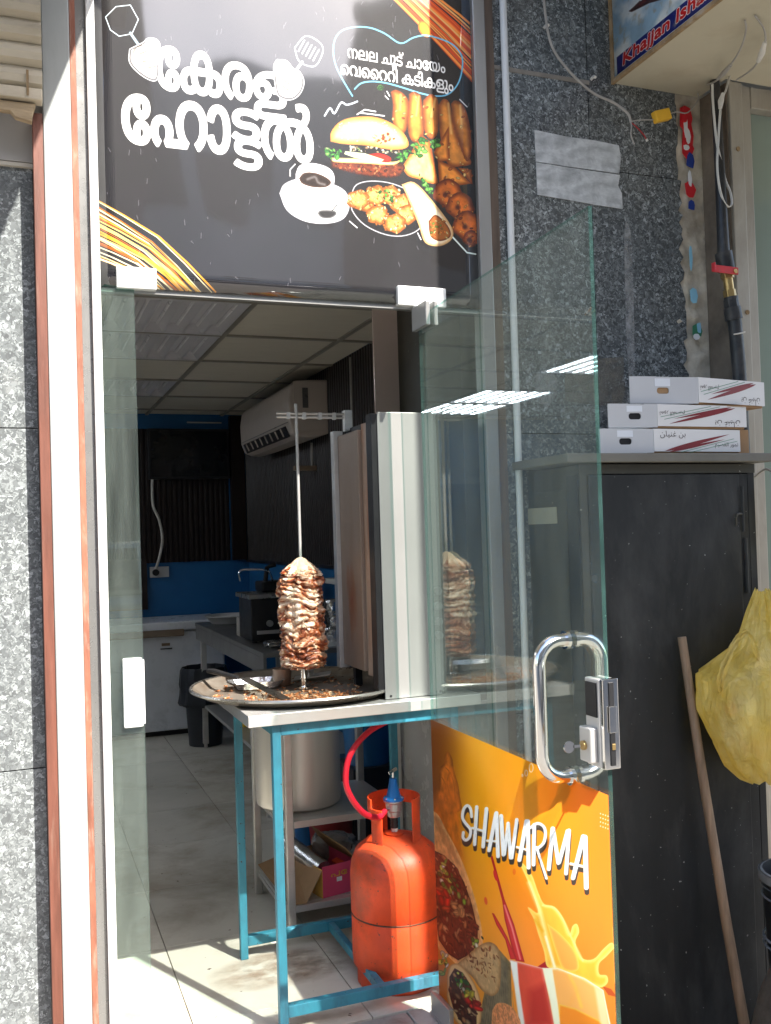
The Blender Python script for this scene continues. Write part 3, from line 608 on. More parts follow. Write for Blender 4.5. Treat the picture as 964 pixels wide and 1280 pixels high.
# --- artwork of the door poster
def door_art():
    a = Paint(900, 880, (0, -.03, .02), (0, -.922, 0), (0, 0, .868), (.96, .55, .06))
    # the sheet hangs on the plane x = 1.146
    u = (np.arange(900)+.5)/900; v = (np.arange(880)+.5)/880; U, V = np.meshgrid(u, v)
    P = np.stack([np.full_like(U, 1.1338), -.03-.922*U, .02+.868*V], -1)-CAMP; zz = P@Fv; a.X = 482+FPX*(P@Rv)/zz; a.Y = 640-FPX*(P@Uv)/zz
    X, Y = a.X, a.Y
    def lerp(t, c0, c1): t = np.clip(t, 0, 1)[..., None]; t = t*t*(3-2*t); return np.array(c0)*(1-t)+np.array(c1)*t
    base = lerp((X-541)/55, (.60, .30, .05), (.95, .68, .06)); base = base*(1-np.clip((X-600)/150, 0, 1)[..., None])+np.array((.98, .50, .09))*np.clip((X-600)/150, 0, 1)[..., None]
    lo = np.clip((Y-1060)/160, 0, 1)[..., None]; a.img[:] = base*(1-lo*.55)+np.array((.97, .60, .22))*lo*.55
    a.img *= (1+.07*(a.noise(160, 2)[..., None]-.5)); rg = np.random.default_rng(11)
    z1 = lambda p: Zm(p, 570, 990, 5.356); z2 = lambda p: Zm(p, 540, 1000, 4.57); z3 = lambda p: Zm(p, 600, 1070, 5.356); z6 = lambda p: Zm(p, 540, 890, 6.886)
    # pale bread shape in the corner
    a.poly(tz2(z6([(60, 560), (70, 480), (105, 440), (110, 370), (140, 340), (175, 400), (190, 500), (225, 620), (240, 720), (245, 850), (70, 850), (60, 560)])), (.90, .50, .10), edge=(.60, .30, .06), width=5, nz=.25, cell=18)
    for p in ([(120, 480), (150, 520), (130, 600), (160, 740)], [(85, 560), (120, 640), (110, 760)], [(160, 520), (190, 620), (200, 740)]): a.line(tz2(z6(p)), 1.0, (.55, .28, .08), .8)
    a.poly([(541, 1000), (566, 960), (575, 1020), (580, 1100), (541, 1060)], (.86, .45, .08), nz=.3, cell=22, feather=8, alpha=.8)
    # rings and dots
    for x, y, r_ in ((855, 480, 2.7), (812, 525, 1.9), (780, 545, .8)): a.line([(z6([(x, y)])[0][0]+r_*.9*math.cos(t), z6([(x, y)])[0][1]+r_*2.0*math.sin(t)) for t in np.linspace(0, 6.3, 16)], .8, (1, .95, .85))
    for i in range(5):
        for j in range(4): a.ell(751+i*3.1, 1017+j*5.2+i*1.1, .7, .9, (1, .88, .75), n=8)
    # red juice stream and splashes
    RJ = (.84, .14, .14)
    a.poly(z3([(70, 0), (85, 0), (118, 120), (165, 290), (230, 460), (300, 710), (240, 700), (210, 600), (165, 420), (150, 300), (118, 180), (95, 90)]), RJ, edge=(.70, .08, .10), width=3)
    a.line(z3([(165, 330), (215, 480), (270, 690)]), 2.0, (.98, .62, .60), .8, 1.5)
    a.poly(z3([(80, 380), (95, 385), (150, 480), (185, 545), (245, 690), (205, 690), (170, 560), (110, 460)]), RJ, edge=(.7, .1, .1), width=2)
    a.ell(*z3([(40, 300)])[0], 2, 5, (.9, .35, .15), ang=-10); a.ell(*z3([(230, 105)])[0], 2, 4, (.95, .5, .1)); a.ell(*z3([(105, 130)])[0], 2.2, 7, RJ, ang=-15)
    a.poly(z3([(380, 745), (440, 705), (470, 745), (430, 770)]), (.72, .10, .12))
    a.poly(z3([(820, 870), (880, 890), (920, 945), (860, 930)]), (.80, .30, .12))
    # orange juice
    YJ = (.99, .78, .22); YE = (1.0, .90, .45)
    a.poly(tz2(z3([(250, 20), (300, 60), (350, 130), (390, 240), (430, 320), (500, 340), (560, 420), (600, 520), (620, 470), (650, 455), (665, 510), (640, 580), (680, 680), (760, 690), (830, 620), (880, 580), (900, 610), (850, 670), (800, 720), (800, 790), (850, 800), (855, 850), (800, 880), (690, 830), (560, 770), (520, 750), (450, 740), (430, 640), (390, 520), (360, 420), (320, 340), (390, 380), (350, 240), (300, 120)])), YJ, edge=YE, width=6, nz=.06, cell=40)
    a.poly(tz2(z3([(450, 450), (540, 520), (640, 640), (660, 760), (560, 760), (500, 620)])), (.99, .70, .30), edge=(1, .86, .35), width=4, alpha=.9)
    a.line(z3([(330, 180), (400, 360), (450, 560), (500, 750)]), 4.5, (1, .97, .70), .75, 4)
    a.line(z3([(440, 540), (500, 740)]), 2.5, (1, 1, .95), .8, 2); a.line(z3([(370, 430), (420, 500)]), 3, (.95, .72, .05), .7, 4)
    a.line(tz2(z3([(420, 330), (500, 350), (560, 430), (620, 560), (690, 700)])), 2, (1, .95, .6), .8, 2)
    # glasses
    a.poly(z3([(200, 695), (420, 750), (500, 1140), (300, 1140), (250, 960)]), (.90, .30, .20), edge=(.94, .52, .45), width=4, nz=.08, cell=60)
    a.poly(z3([(330, 900), (440, 850), (480, 1130), (320, 1130)]), (.75, .14, .12), feather=12, alpha=.8)
    a.poly(z3([(200, 695), (250, 710), (262, 860), (300, 1130), (265, 1130), (228, 850)]), (.95, .97, .95), feather=2)
    a.line(z3([(200, 695), (420, 752)]), 1, (.95, .75, .7)); 
    a.poly(z3([(420, 750), (520, 752), (700, 820), (825, 900), (880, 1140), (500, 1140), (470, 980)]), (.99, .78, .42), edge=(1, .92, .70), width=4, alpha=.93)
    a.poly(z3([(530, 990), (640, 1020), (800, 1100), (860, 1140), (520, 1140)]), (.98, .62, .14), edge=(1, .85, .3), width=3)
    a.line(z3([(600, 800), (640, 880), (680, 1010)]), 3, (1, .88, .3), .7, 4); a.line(z3([(560, 780), (650, 900), (600, 1000)]), 5, (1, .75, .35), .5, 6)
    a.poly(z3([(420, 750), (485, 755), (520, 980), (540, 1140), (500, 1140), (470, 960)]), (.97, .98, .90), feather=2)
    a.line(z3([(420, 752), (520, 752), (700, 820), (825, 900), (870, 1130)]), 1.2, (1, .98, .9)); a.poly(z3([(770, 880), (825, 905), (865, 1140), (810, 1140)]), (1, .93, .75), feather=4, alpha=.8)
    # shadowed cloth behind lower wrap
    a.poly(z2([(380, 850), (450, 930), (460, 1290), (260, 1290), (300, 1100)]), (.42, .38, .28), edge=(.5, .42, .25), width=6, nz=.35, cell=14)
    for i in range(14): a.line([(617+i*1.8, 1200+i*3), (605+i*3, 1282)], .7, (.58, .52, .4), .6)
    # big wrap
    a.poly(tz2(z2([(5, 60), (40, 90), (80, 170), (130, 260), (180, 370), (230, 510), (270, 660), (290, 790), (280, 870), (200, 900), (150, 940), (100, 900), (40, 850), (5, 700)])), (.86, .62, .36), edge=(.92, .72, .42), width=4, nz=.25, cell=14)
    for i in range(9): a.line(z2([(15+i*12, 95+i*18), (70+i*10, 250+i*14)]), 1.0, (.72, .45, .22), .5)
    fill = z2([(10, 285), (60, 310), (130, 370), (185, 470), (230, 600), (262, 740), (262, 830), (200, 890), (150, 915), (95, 880), (40, 800), (10, 600)])
    a.poly(fill, (.26, .09, .05), edge=(.14, .05, .03), width=3, nz=.5, cell=8)
    a.blobs(fill, 150, [(.36, .11, .06), (.52, .20, .11), (.20, .06, .04), (.70, .42, .22), (.82, .60, .38), (.45, .14, .09)], 2, 6.5, 1, asp=.4, ang=65)
    G2 = [(.35, .62, .12), (.55, .75, .25), (.15, .40, .10), (.90, .93, .85), (.82, .86, .3), (.08, .3, .1)]
    a.blobs(z2([(70, 330), (120, 420), (200, 560), (190, 620), (120, 560), (60, 480), (40, 430)]), 34, G2, 1.8, 5, 2, asp=.5, ang=60)
    a.blobs(z2([(30, 470), (70, 500), (120, 610), (90, 630), (40, 560)]), 8, [(.88, .12, .08), (.95, .3, .15)], 5, 9, 3, asp=.4, ang=60)
    a.blobs(z2([(120, 560), (200, 640), (190, 690), (130, 640)]), 8, [(.86, .58, .32)], 3, 6, 3, ang=50)
    a.blobs(z2([(230, 770), (290, 770), (280, 880), (240, 850)]), 10, G2, 2, 4, 6); a.blobs(z2([(10, 820), (80, 870), (90, 960), (40, 1010), (5, 900)]), 16, G2, 2, 5, 7)
    # lower wrap
    a.poly(tz2(z2([(140, 940), (210, 880), (290, 820), (345, 815), (385, 860), (395, 960), (385, 1080), (340, 1120), (280, 1080), (230, 1010), (170, 960)])), (.80, .66, .44), edge=(.62, .45, .26), width=5, nz=.18, cell=10)
    a.blobs(z2([(190, 900), (330, 830), (380, 900), (370, 1050), (300, 1020), (230, 960)]), 46, [(.62, .28, .10), (.75, .45, .2)], 1.2, 4, 9, asp=.3, ang=60)
    a.poly(tz2(z2([(88, 1000), (105, 945), (150, 935), (200, 980), (250, 1060), (280, 1160), (270, 1290), (170, 1290), (110, 1220), (85, 1120)])), (.93, .80, .55), edge=(.75, .55, .32), width=3)
    f2 = z2([(100, 1010), (130, 960), (175, 985), (225, 1060), (255, 1150), (255, 1285), (180, 1285), (125, 1200), (100, 1110)])
    a.poly(f2, (.24, .09, .05), nz=.5, cell=8); a.blobs(f2, 70, [(.34, .11, .06), (.52, .22, .12), (.2, .06, .04), (.75, .5, .3), (.85, .7, .5)], 2, 5, 12, asp=.45, ang=50)
    a.blobs(z2([(120, 980), (180, 990), (230, 1100), (200, 1120), (130, 1040)]), 20, G2, 1.8, 4.2, 13, ang=55)
    a.blobs(z2([(190, 1130), (270, 1160), (265, 1210), (210, 1190)]), 7, [(.88, .12, .08)], 4, 7, 14, ang=20); a.blobs(z2([(180, 1080), (240, 1100), (220, 1150)]), 7, [(.85, .80, .2)], 2, 5, 15)
    # crumb bread
    a.poly(tz2(z2([(345, 1200), (375, 1160), (430, 1165), (480, 1210), (500, 1290), (340, 1290)])), (.86, .56, .34), edge=(.90, .60, .35), width=5, nz=.4, cell=5)
    # brush lettering: drop shade then white strokes
    L = [([(105, 165), (98, 112), (75, 90), (50, 120), (45, 175), (70, 215), (98, 252), (92, 300), (68, 322), (48, 305), (50, 270)], 20), ([(140, 100), (125, 350)], 24), ([(205, 112), (182, 365)], 26), ([(110, 240), (188, 262)], 16),
         ([(268, 145), (222, 390)], 26), ([(272, 140), (282, 430)], 26), ([(208, 325), (275, 330)], 15), ([(303, 160), (318, 418)], 27), ([(350, 212), (325, 415)], 22), ([(350, 210), (366, 440)], 24), ([(408, 185), (374, 440)], 24),
         ([(472, 195), (425, 455)], 28), ([(482, 195), (487, 505)], 28), ([(408, 368), (480, 388)], 15), ([(525, 220), (520, 485)], 26), ([(500, 238), (545, 210), (585, 228), (600, 270), (590, 335), (555, 372), (528, 378)], 20), ([(540, 370), (607, 578)], 17),
         ([(648, 245), (622, 515)], 28), ([(652, 245), (686, 475)], 26), ([(748, 262), (692, 470)], 26), ([(758, 258), (738, 545)], 26), ([(853, 298), (785, 575)], 30), ([(866, 302), (874, 640)], 32), ([(768, 480), (872, 502)], 17)]
    for dx, dy, c in ((4, 34, (.24, .20, .16)), (2, 20, (.24, .20, .16)), (0, 0, (.97, .97, .97))):
        for p, wd in L:
            q = [(x+dx, y+dy) for x, y in p]
            if len(q) > 3: q = tz2(q)
            a.line(z1(q), wd/5.356, c, feather=.6)
    for i in range(60):
        p, wd = L[int(rg.random()*len(L))]; k = int(rg.random()*(len(p)-1)); t = rg.random(); x = p[k][0]*(1-t)+p[k+1][0]*t+rg.normal()*4; y = p[k][1]*(1-t)+p[k+1][1]*t
        a.line(z1([(x, y), (x-3+rg.normal(), y+18+rg.random()*12)]), .5, (.70, .72, .74), .6)
    a.img = np.clip(a.img, 0, 1)**.74
    return a.image('door_poster_print')

def jet_art():
    W, H = 1100, 560; a = Paint(W, H, (1.881, -.017, 2.9405), (0, -.895, 0), (0, 0, .45), (.55, .68, .78))
    n = a.noise(90, 6)[..., None]; c = np.clip((n-.42)*4, 0, 1); a.img[:] = a.img*(1-c)+np.array((.80, .84, .86))*c
    a.poly([(786, 14), (800, 2), (812, -6), (824, -30), (835, -14), (826, 0), (812, 4), (804, 8), (790, 15)], (.22, .13, .15)); a.line([(788, 14), (800, 2)], 1.6, (.3, .2, .2)); a.line([(800, 6), (812, -4)], 2.6, (.35, .15, .15))
    m = (a.WB < 3.004) & (a.WB > 2.9455) & (a.WA > .031); a.img[m] = (.07, .12, .42)
    a.img *= (1+.2*(a.noise(60, 9)[..., None]-.5))
    a.text('Khajjan Isharat', .062, .565, 2.9485, 3.001, .0022, (.72, .06, .09), halo=(.0022, (.92, .90, .90)), shear=.12)
    e = np.clip((a.noise(25, 14)-.62)*6, 0, 1)[..., None]*.5; a.img = a.img*(1-e)+np.array((.62, .58, .5))*e
    return a.image('neighbour_sign_print')

sign_img = sign_art(); door_img = door_art(); jet_img = jet_art()
M['sign_print'] = image_mat('printed_sign_vinyl', sign_img, rough=.5, spec=.2, coat=1.0, wear=False, bump=.012)
M['sign_print'].node_tree.nodes['Principled BSDF'].inputs['Coat IOR'].default_value = 2.0
M['sign_print'].node_tree.nodes['Principled BSDF'].inputs['Coat Roughness'].default_value = .045
M['door_print'] = image_mat('printed_door_vinyl', door_img, rough=.4, spec=.4, transl=.5, wear=False)
M['jet_print'] = image_mat('printed_flex_sheet', jet_img, rough=.45, wear=True)
def print_sheet(name, mat, parent, P0, dU, dV, thick, n, bow=None, res=1):
    """thin printed sheet with UVs, front at P0, thickness along n"""
    P0, dU, dV, n = map(Vector, (P0, dU, dV, n)); V = []; F = []; UVs = []
    for j in range(res+1):
        for i in range(res+1):
            u, v = i/res, j/res; V.append(P0+dU*u+dV*v+(n*(bow(u, v)) if bow else n*0))
    for j in range(res):
        for i in range(res): a = j*(res+1)+i; F.append((a, a+1, a+res+2, a+res+1)); UVs.append([(i/res, j/res), ((i+1)/res, j/res), ((i+1)/res, (j+1)/res), (i/res, (j+1)/res)])
    off = wloc(parent); me = bpy.data.meshes.new(name); me.from_pydata([tuple(p-off) for p in V], [], F)
    uv = me.uv_layers.new(name='UVMap'); k = 0
    for fu in UVs:
        for q in fu: uv.data[k].uv = q; k += 1
    me.materials.append(mat); me.polygons.foreach_set('use_smooth', [True]*len(F)); me.update(); o = bpy.data.objects.new(name, me); COL.objects.link(o); o.parent = parent
    s = o.modifiers.new('sheet', 'SOLIDIFY'); s.thickness = thick; s.offset = 0
    return o

# ================================================================== SETTING
MB().add([(-60, -60, -.12), (60, -60, -.12), (60, 60, -.12), (-60, 60, -.12)], [(0, 1, 2, 3)]).build('street_ground', M['asphalt'], origin=(0, 0, -.12), kind='structure')
th = struct('doorstep', (.8, -.05, -.12))
for i, (xa, xb) in enumerate(((.17, .62), (.623, 1.06), (1.063, 1.40))): Box(xa, xb, -.16, .06, -.12, -.001-.002*(i % 2)).build('slab', M['threshold'], th, bevel=.004)
fl = struct('floor', (0, 0, -.12))
Box(-3.3, 1.85, .0, 5.3, -.118, -.012).build('screed', M['grout'], fl)
XL = [.955+.505*k for k in range(-8, 3)]; YL = [.249+.58*k for k in range(0, 10)]
xs = XL[:-1]+[1.86]; ys = [.062]+YL
for i in range(len(xs)-1):
    for j in range(len(ys)-1):
        Box(xs[i]+.0017, xs[i+1]-.0017, ys[j]+.0017, min(ys[j+1], 5.2)-.0017, -.010, 0).build('tile', M['tile'], fl, bevel=.0012)
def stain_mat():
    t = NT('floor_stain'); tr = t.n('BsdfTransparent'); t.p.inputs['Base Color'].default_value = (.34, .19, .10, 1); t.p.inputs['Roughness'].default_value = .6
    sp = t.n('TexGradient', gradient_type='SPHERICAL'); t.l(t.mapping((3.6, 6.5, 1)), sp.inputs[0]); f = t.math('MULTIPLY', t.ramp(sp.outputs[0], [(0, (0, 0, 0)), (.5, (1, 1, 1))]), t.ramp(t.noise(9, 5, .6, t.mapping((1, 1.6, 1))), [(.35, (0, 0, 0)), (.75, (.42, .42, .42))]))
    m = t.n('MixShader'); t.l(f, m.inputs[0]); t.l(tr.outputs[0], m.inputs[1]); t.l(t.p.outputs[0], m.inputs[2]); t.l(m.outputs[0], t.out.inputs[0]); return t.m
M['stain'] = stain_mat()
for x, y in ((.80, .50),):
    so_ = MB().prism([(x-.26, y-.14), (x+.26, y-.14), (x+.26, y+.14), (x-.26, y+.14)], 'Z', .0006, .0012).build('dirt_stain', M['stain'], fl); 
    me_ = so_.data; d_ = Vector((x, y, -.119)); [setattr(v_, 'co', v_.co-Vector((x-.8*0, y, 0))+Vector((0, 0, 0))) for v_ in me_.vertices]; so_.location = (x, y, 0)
ce = struct('ceiling', (0, 2.5, 2.45))
CX = [.36+.6*k for k in range(-6, 3)]+[1.76]; CY = [.62+.695*k for k in range(-1, 8)]
LIGHTS = {(6, 2), (6, 3), (6, 5), (3, 3), (3, 5), (3, 6), (3, 2)}
for i in range(len(CX)-1):
    for j in range(len(CY)-1):
        if (i, j) in LIGHTS: continue
        Box(CX[i]+.012, CX[i+1]-.012, max(CY[j], .02)+.012, min(CY[j+1], 5.1)-.012, 2.458, 2.468).build('ceiling_panel', M['ceil'], ce)
for k, x in enumerate(CX[1:-1]): Box(x-.012, x+.012, .02, 5.1, 2.448, 2.4585).build('grid_bar', M['tbar'], ce)
for y in CY[1:]:
    for i in range(len(CX)-1): Box(CX[i]+.0125, CX[i+1]-.0125, y-.012, y+.012, 2.4485, 2.4585).build('grid_bar', M['tbar'], ce)
NL = {(6, 2): 'ribbed white ceiling light nearest the doorway', (6, 3): 'ribbed white ceiling light second from the doorway', (6, 5): 'ribbed white ceiling light deepest in the shop, past a plain tile'}
for (i, j) in sorted(LIGHTS):
    x0, x1, y0, y1 = CX[i]+.013, CX[i+1]-.013, CY[j]+.013, CY[j+1]-.013
    t = thing('ceiling_light', NL.get((i, j), {2: 'lit ceiling light on the far left, its tubes mirrored high in the door glass', 3: 'second lit light of the far left row, mirrored as slanted tubes in the door', 5: 'third lit light of the far left row, mirrored small in the door'}.get(j, 'deepest lit light of the far left row, mirrored faintly in the door')), 'ceiling light', ((x0+x1)/2, (y0+y1)/2, 2.45), 'ribbed lights in the shop ceiling')
    m = MB(); n = 6; w_ = (x1-x0)/n; prof = []
    for k in range(n):
        a = x0+k*w_; prof += [(a+w_*.04, 2.447), (a+w_*.38, 2.495), (a+w_*.62, 2.495), (a+w_*.96, 2.447)]
    top = [(p[0], p[1]+.004) for p in reversed(prof)]
    m.prism(prof+top, 'Y', y0+.03, y1-.03); m.build('louvre', M['diffuser'], t)
    Box(x0, x1, y0, y0+.028, 2.449, 2.50).build('end_plate', M['diffuser'], t); Box(x0, x1, y1-.028, y1, 2.449, 2.50).build('end_plate', M['diffuser'], t)
    for k in range(n):
        a = x0+(k+(.60 if i == 6 else .35))*w_; z_ = 2.484 if i == 6 else 2.452; MB().tube([(a+.008, y0+.05, z_), (a+.008, y1-.05, z_)], .0065 if i == 6 else .0042, 8).build('lamp_tube', M['tube' if i < 6 else 'tube_off'], t)
# shop walls
wr = struct('wall_right', (1.75, 3, 0)); Box(1.76, 1.86, .82, 5.2, 0, 2.62).build('plaster', M['bluewall'], wr)
wb = struct('wall_back', (0, 5.1, 0)); Box(-3.3, 1.86, 5.12, 5.25, 0, 2.62).build('plaster', M['bluewall'], wb)
wl = struct('wall_left', (-3.2, 2.5, 0)); Box(-3.35, -3.22, .0, 5.12, 0, 2.62).build('plaster', M['wallp'], wl)
wf = struct('wall_front', (0, .1, 0)); Box(-3.3, .06, .085, .17, -.12, 2.62).build('plaster', M['wallp'], wf)
Box(1.44, 3.3, .03, .17, -.12, 3.4).build('plaster', M['wallp'], wf)
Box(-3.3, 1.43, .03, .11, 2.47, 3.4).build('lintel', M['wallp'], wf)
MB().box(-3.4, 3.3, .03, 5.3, 2.64, 2.75).build('roof', M['wallp'], origin=(0, 2.6, 2.64), kind='structure')
def ribs(x0, x1, z0, z1, axis, at, sgn, pitch=.042):
    m = MB(); n = int((x1-x0)/pitch); pr = []
    for k in range(n):
        a = x0+k*pitch; pr += [(a, 0), (a+pitch*.22, .011), (a+pitch*.62, .011), (a+pitch*.84, 0)]
    pr = [(p, q) for p, q in pr]
    V = []; F = []
    for z in (z0, z1):
        for p, q in pr: V.append((p, at-q*sgn, z) if axis == 'X' else (at-q*sgn, p, z))
    L = len(pr)
    for i in range(L-1): F.append((i, i+1, L+i+1, L+i))
    return m.add(V, F)
ribs(.85, 5.1, 1.265, 2.456, 'Y', 1.755, 1).build('ribbed_cladding', M['darkwood'], wr, kind='stuff')
Box(1.735, 1.759, 1.0, 5.1, 1.245, 1.265).build('dado_strip', M['darkwood'], wr)
ribs(-1.2, 1.62, 1.265, 2.34, 'X', 5.115, 1).build('ribbed_cladding', M['darkwood'], wb, kind='stuff')
Box(1.62, 1.735, 5.06, 5.115, 1.265, 2.45).build('corner_post', M['darkwood'], wb)
Box(.6, .93, 5.08, 5.115, .9, 1.30).build('dado_panel', M['darkwood'], wb)
pw = struct('partition', (1.55, .85, 0))
Box(1.375, 1.76, .80, .90, 0, .98).build('marble_panel', M['marble'], pw)
Box(1.246, 1.76, .66, .668, .955, 2.447).build('laminate_panel', M['laminate'], pw, bevel=.002)
Box(1.345, 1.44, .12, .80, .9, 2.447).build('side_panel', M['cabinet_side'], pw)
Box(1.352, 1.44, .12, .80, 0, .8995).build('marble_panel', M['marble'], pw)

# ================================================================== GRANITE WALLS
gw = thing('granite_wall', 'dark speckled blue-grey granite wall right of the shop doorway', 'wall', (1.8, .015, -.12))
Box(1.44, 2.12, .018, .03, -.12, 3.39).build('mortar', M['grout'], gw)
rj = random.Random(4)
def ragged(z0, z1):
    z = z0; out = []
    while z < z1: out.append((2.140+rj.uniform(-.012, .012), z)); z += rj.uniform(.012, .04)
    return out+[(2.140, z1)]
zA = [-.12, .87, 1.752, 2.92, 3.39]; zB = [-.12, .87, 1.752, 2.633, 3.39]
for a, b in zip(zA, zA[1:]): Box(1.4335, 1.7835, 0, .0179, a+.0015, b-.0015).build('slab', M['granite'], gw, bevel=.001)
for a, b in zip(zB, zB[1:]):
    rg_ = ragged(a+.0015, b-.0015); MB().prism([(1.7862, a+.0015)]+rg_+[(1.7862, b-.0015)], 'Y', 0, .0179).build('slab', M['granite'], gw)
for z in (2.92,): Box(1.4335, 1.79, -.002, .0, z-.007, z+.007).build('mortar_joint', M['grout'], gw)
gl_ = thing('granite_wall', 'sunlit speckled grey granite wall at the left edge, below the roller shutter', 'wall', (-.1, .05, -.12))
Box(-.9, .06, .062, .08, -.12, 2.586).build('mortar', M['grey_joint'], gl_)
zL = [-.12, .855, 1.758, 2.586]
for a, b in zip(zL, zL[1:]):
    for xa, xb in ((-.9, -.42), (-.417, .050)): Box(xa, xb, .045, .0619, a+.0015, b-.0015).build('slab', M['granite_l'], gl_, bevel=.001)
tag(MB().prism([(1.576, 2.735), (1.70, 2.727), (1.80, 2.728), (1.897, 2.722), (1.903, 2.68), (1.895, 2.627), (1.80, 2.628), (1.68, 2.629), (1.577, 2.632)], 'Y', -.003, -.0006).build('duct_tape', M['duct_tape']), 'upper strip of dull silver tape stuck on the granite wall', 'tape', 'silver tape strips on the granite')
tag(MB().prism([(1.577, 2.629), (1.68, 2.626), (1.80, 2.624), (1.897, 2.622), (1.888, 2.585), (1.902, 2.56), (1.903, 2.508), (1.80, 2.512), (1.70, 2.518), (1.578, 2.524)], 'Y', -.0035, -.0011).build('duct_tape', M['duct_tape']), 'lower strip of dull silver tape stuck on the granite wall', 'tape', 'silver tape strips on the granite')
tag(MB().prism([(1.907, 2.42), (1.915, 2.47), (1.928, 2.455), (1.938, 2.40), (1.935, 2.2), (1.93, 1.98), (1.905, 1.90), (1.900, 2.1), (1.903, 2.3)], 'Y', -.0012, -.0004).build('tape_strip', M['clear_tape']), 'long narrow strip of dusty clear tape on granite above the cartons', 'tape')
tag(MB().prism([(1.66, 1.995), (1.76, 2.0), (1.885, 2.01), (1.888, 1.90), (1.87, 1.845), (1.75, 1.85), (1.655, 1.86)], 'Y', -.0012, -.0004).build('adhesive_patch', M['smear']), 'square brownish glue patch on granite, seen at the glass door edge', 'glue patch')
tag(MB().prism([(1.555, 1.95), (1.60, 1.965), (1.63, 1.93), (1.625, 1.88), (1.59, 1.835), (1.555, 1.85), (1.545, 1.90)], 'Y', -.001, -.0003).build('plaster_smear', M['clear_tape']), 'pale dusty smear on the granite seen through the door glass', 'smear')

# ================================================================== SHOPFRONT FRAME
sf = thing('shopfront_frame', 'sunlit metal doorway frame with brown wood strips and steel posts', 'door frame', (.75, 0, -.12))
Box(.051, .0775, -.028, .045, -.12, 2.582).build('wood_strip', M['wood_red'], sf, bevel=.002)
Box(.078, .1485, -.032, .045, -.12, 3.35).build('steel_post', M['steel_post'], sf, bevel=.003)
Box(.149, .1645, -.022, .045, -.12, 3.35).build('painted_strip', M['wood_orange'], sf, bevel=.002)
Box(.165, .1915, -.006, .045, -.12, 3.35).build('reveal_strip', M['alu_dark'], sf, bevel=.001)
Box(.192, .2148, -.024, .040, -.12, 3.35).build('jamb', M['white_frame'], sf, bevel=.003)
Box(1.3575, 1.400, -.020, .040, -.12, 3.35).build('jamb', M['alu'], sf, bevel=.003, label='grey aluminium jamb on the right side')
Box(1.4005, 1.4325, -.012, .040, -.12, 3.35).build('wood_strip', M['wood_brown'], sf, bevel=.002, label='dark brown wood strip on the right side')
Box(.215, 1.357, .006, .028, 2.128, 2.146).build('head_rail', M['alu'], sf, bevel=.001)

sg = thing('shop_sign', 'dark printed shop sign over the doorway with white lettering and food pictures', 'sign', (.786, 0, 2.14))
print_sheet('printed_panel', M['sign_print'], sg, (.215, 0, 2.141), (1.142, 0, 0), (0, 0, 1.209), .004, (0, -1, 0), bow=lambda u, v: .0012*math.sin(u*9+1)*math.sin(v*5)+.0004*math.sin(u*23+v*9), res=24)
Box(.215, 1.357, .005, .012, 2.147, 3.35).build('backing_board', M['black'], sg)
XA, ZA, NA = (1, 0, 0), (0, 0, 1), (0, -1, 0)
for x0, x1, nm in ((.257, .364, 'left'), (1.077, 1.237, 'right')):
    Box(x0, x1, -.016, .016, 2.136, 2.195).build('patch_fitting', M['white_frame'], sf, bevel=.003)  # steel fitting; the sun's white on it is put into the colour
def glass_panel(x0, x1, z1, label):
    m = MB(); m.box(x0, x1, -.005, .005, 0.002, z1); m.mi = [0]*6
    m.mi = [1, 1, 0, 1, 0, 1]
    o = m.build('glass_panel', [M['glass_side'] if x0 < 1 else M['glass'], M['glass_edge']], bevel=0); return tag(o, label, 'glass panel')
gp = glass_panel(.2152, .3035, 2.135, 'narrow dusty glass sidelight at the left of the doorway')
glass_panel(1.168, 1.3572, 2.135, 'narrow glass sidelight on the right, behind the open door')
kp = thing('lock_keeper', 'small sunlit steel lock keeper plate on the left glass sidelight', 'lock plate', (.273, -.012, 1.04))
Box(.248, .299, -.0175, -.0055, .948, 1.134).build('plate', M['white_frame'], kp, bevel=.004)  # steel plate coloured white to carry its sunlit look
Box(.299, .3045, -.014, .008, .955, 1.127).build('edge_lip', M['white_frame'], kp, bevel=.001)

# ================================================================== GLASS DOOR
gd = thing('glass_door', 'open frameless glass door with orange poster and steel handle', 'door', (1.14, -.03, 0))
m = MB(); zt = [2.098, 2.128]
V = []
for x in (1.135, 1.145): V += [(x, -.030, .012), (x, -.953, .012), (x, -.953, zt[1]), (x, -.030, zt[0])]
m.add(V, [(0, 1, 2, 3), (7, 6, 5, 4), (0, 4, 5, 1), (1, 5, 6, 2), (2, 6, 7, 3), (3, 7, 4, 0)]); m.mi = [0, 0, 1, 1, 1, 1]
m.build('pane', [M['glass_door'], M['glass_edge']], gd)
print_sheet('poster', M['door_print'], gd, (1.1338, -.031, .02), (0, -.921, 0), (0, 0, .868), .0008, (1, 0, 0))
hd = MB()
def dhandle(x0, xo):
    y = -.812; zt_, zb = 1.199, .897; s = 1 if xo > x0 else -1; rc = .052; r = .0148
    p = [(x0, y, zb)]; 
    pts = [(x0, y, zb), (xo-s*rc, y, zb)]+[(xo-s*rc+s*rc*math.sin(a), y, zb+rc-rc*math.cos(a)) for a in np.linspace(.2, math.pi/2, 7)]
    pts += [(xo-s*rc+s*rc*math.cos(a), y, zt_-rc+rc*math.sin(a)) for a in np.linspace(0, math.pi/2-.2, 7)]+[(xo-s*rc, y, zt_), (x0, y, zt_)]
    hd.tube(pts, r, 20)
hd_obj = None
dhandle(1.134, 1.060); hd.build('handle', M['chrome'], gd)
hd = MB(); dhandle(1.148, 1.222); hd.build('handle', M['chrome'], gd)
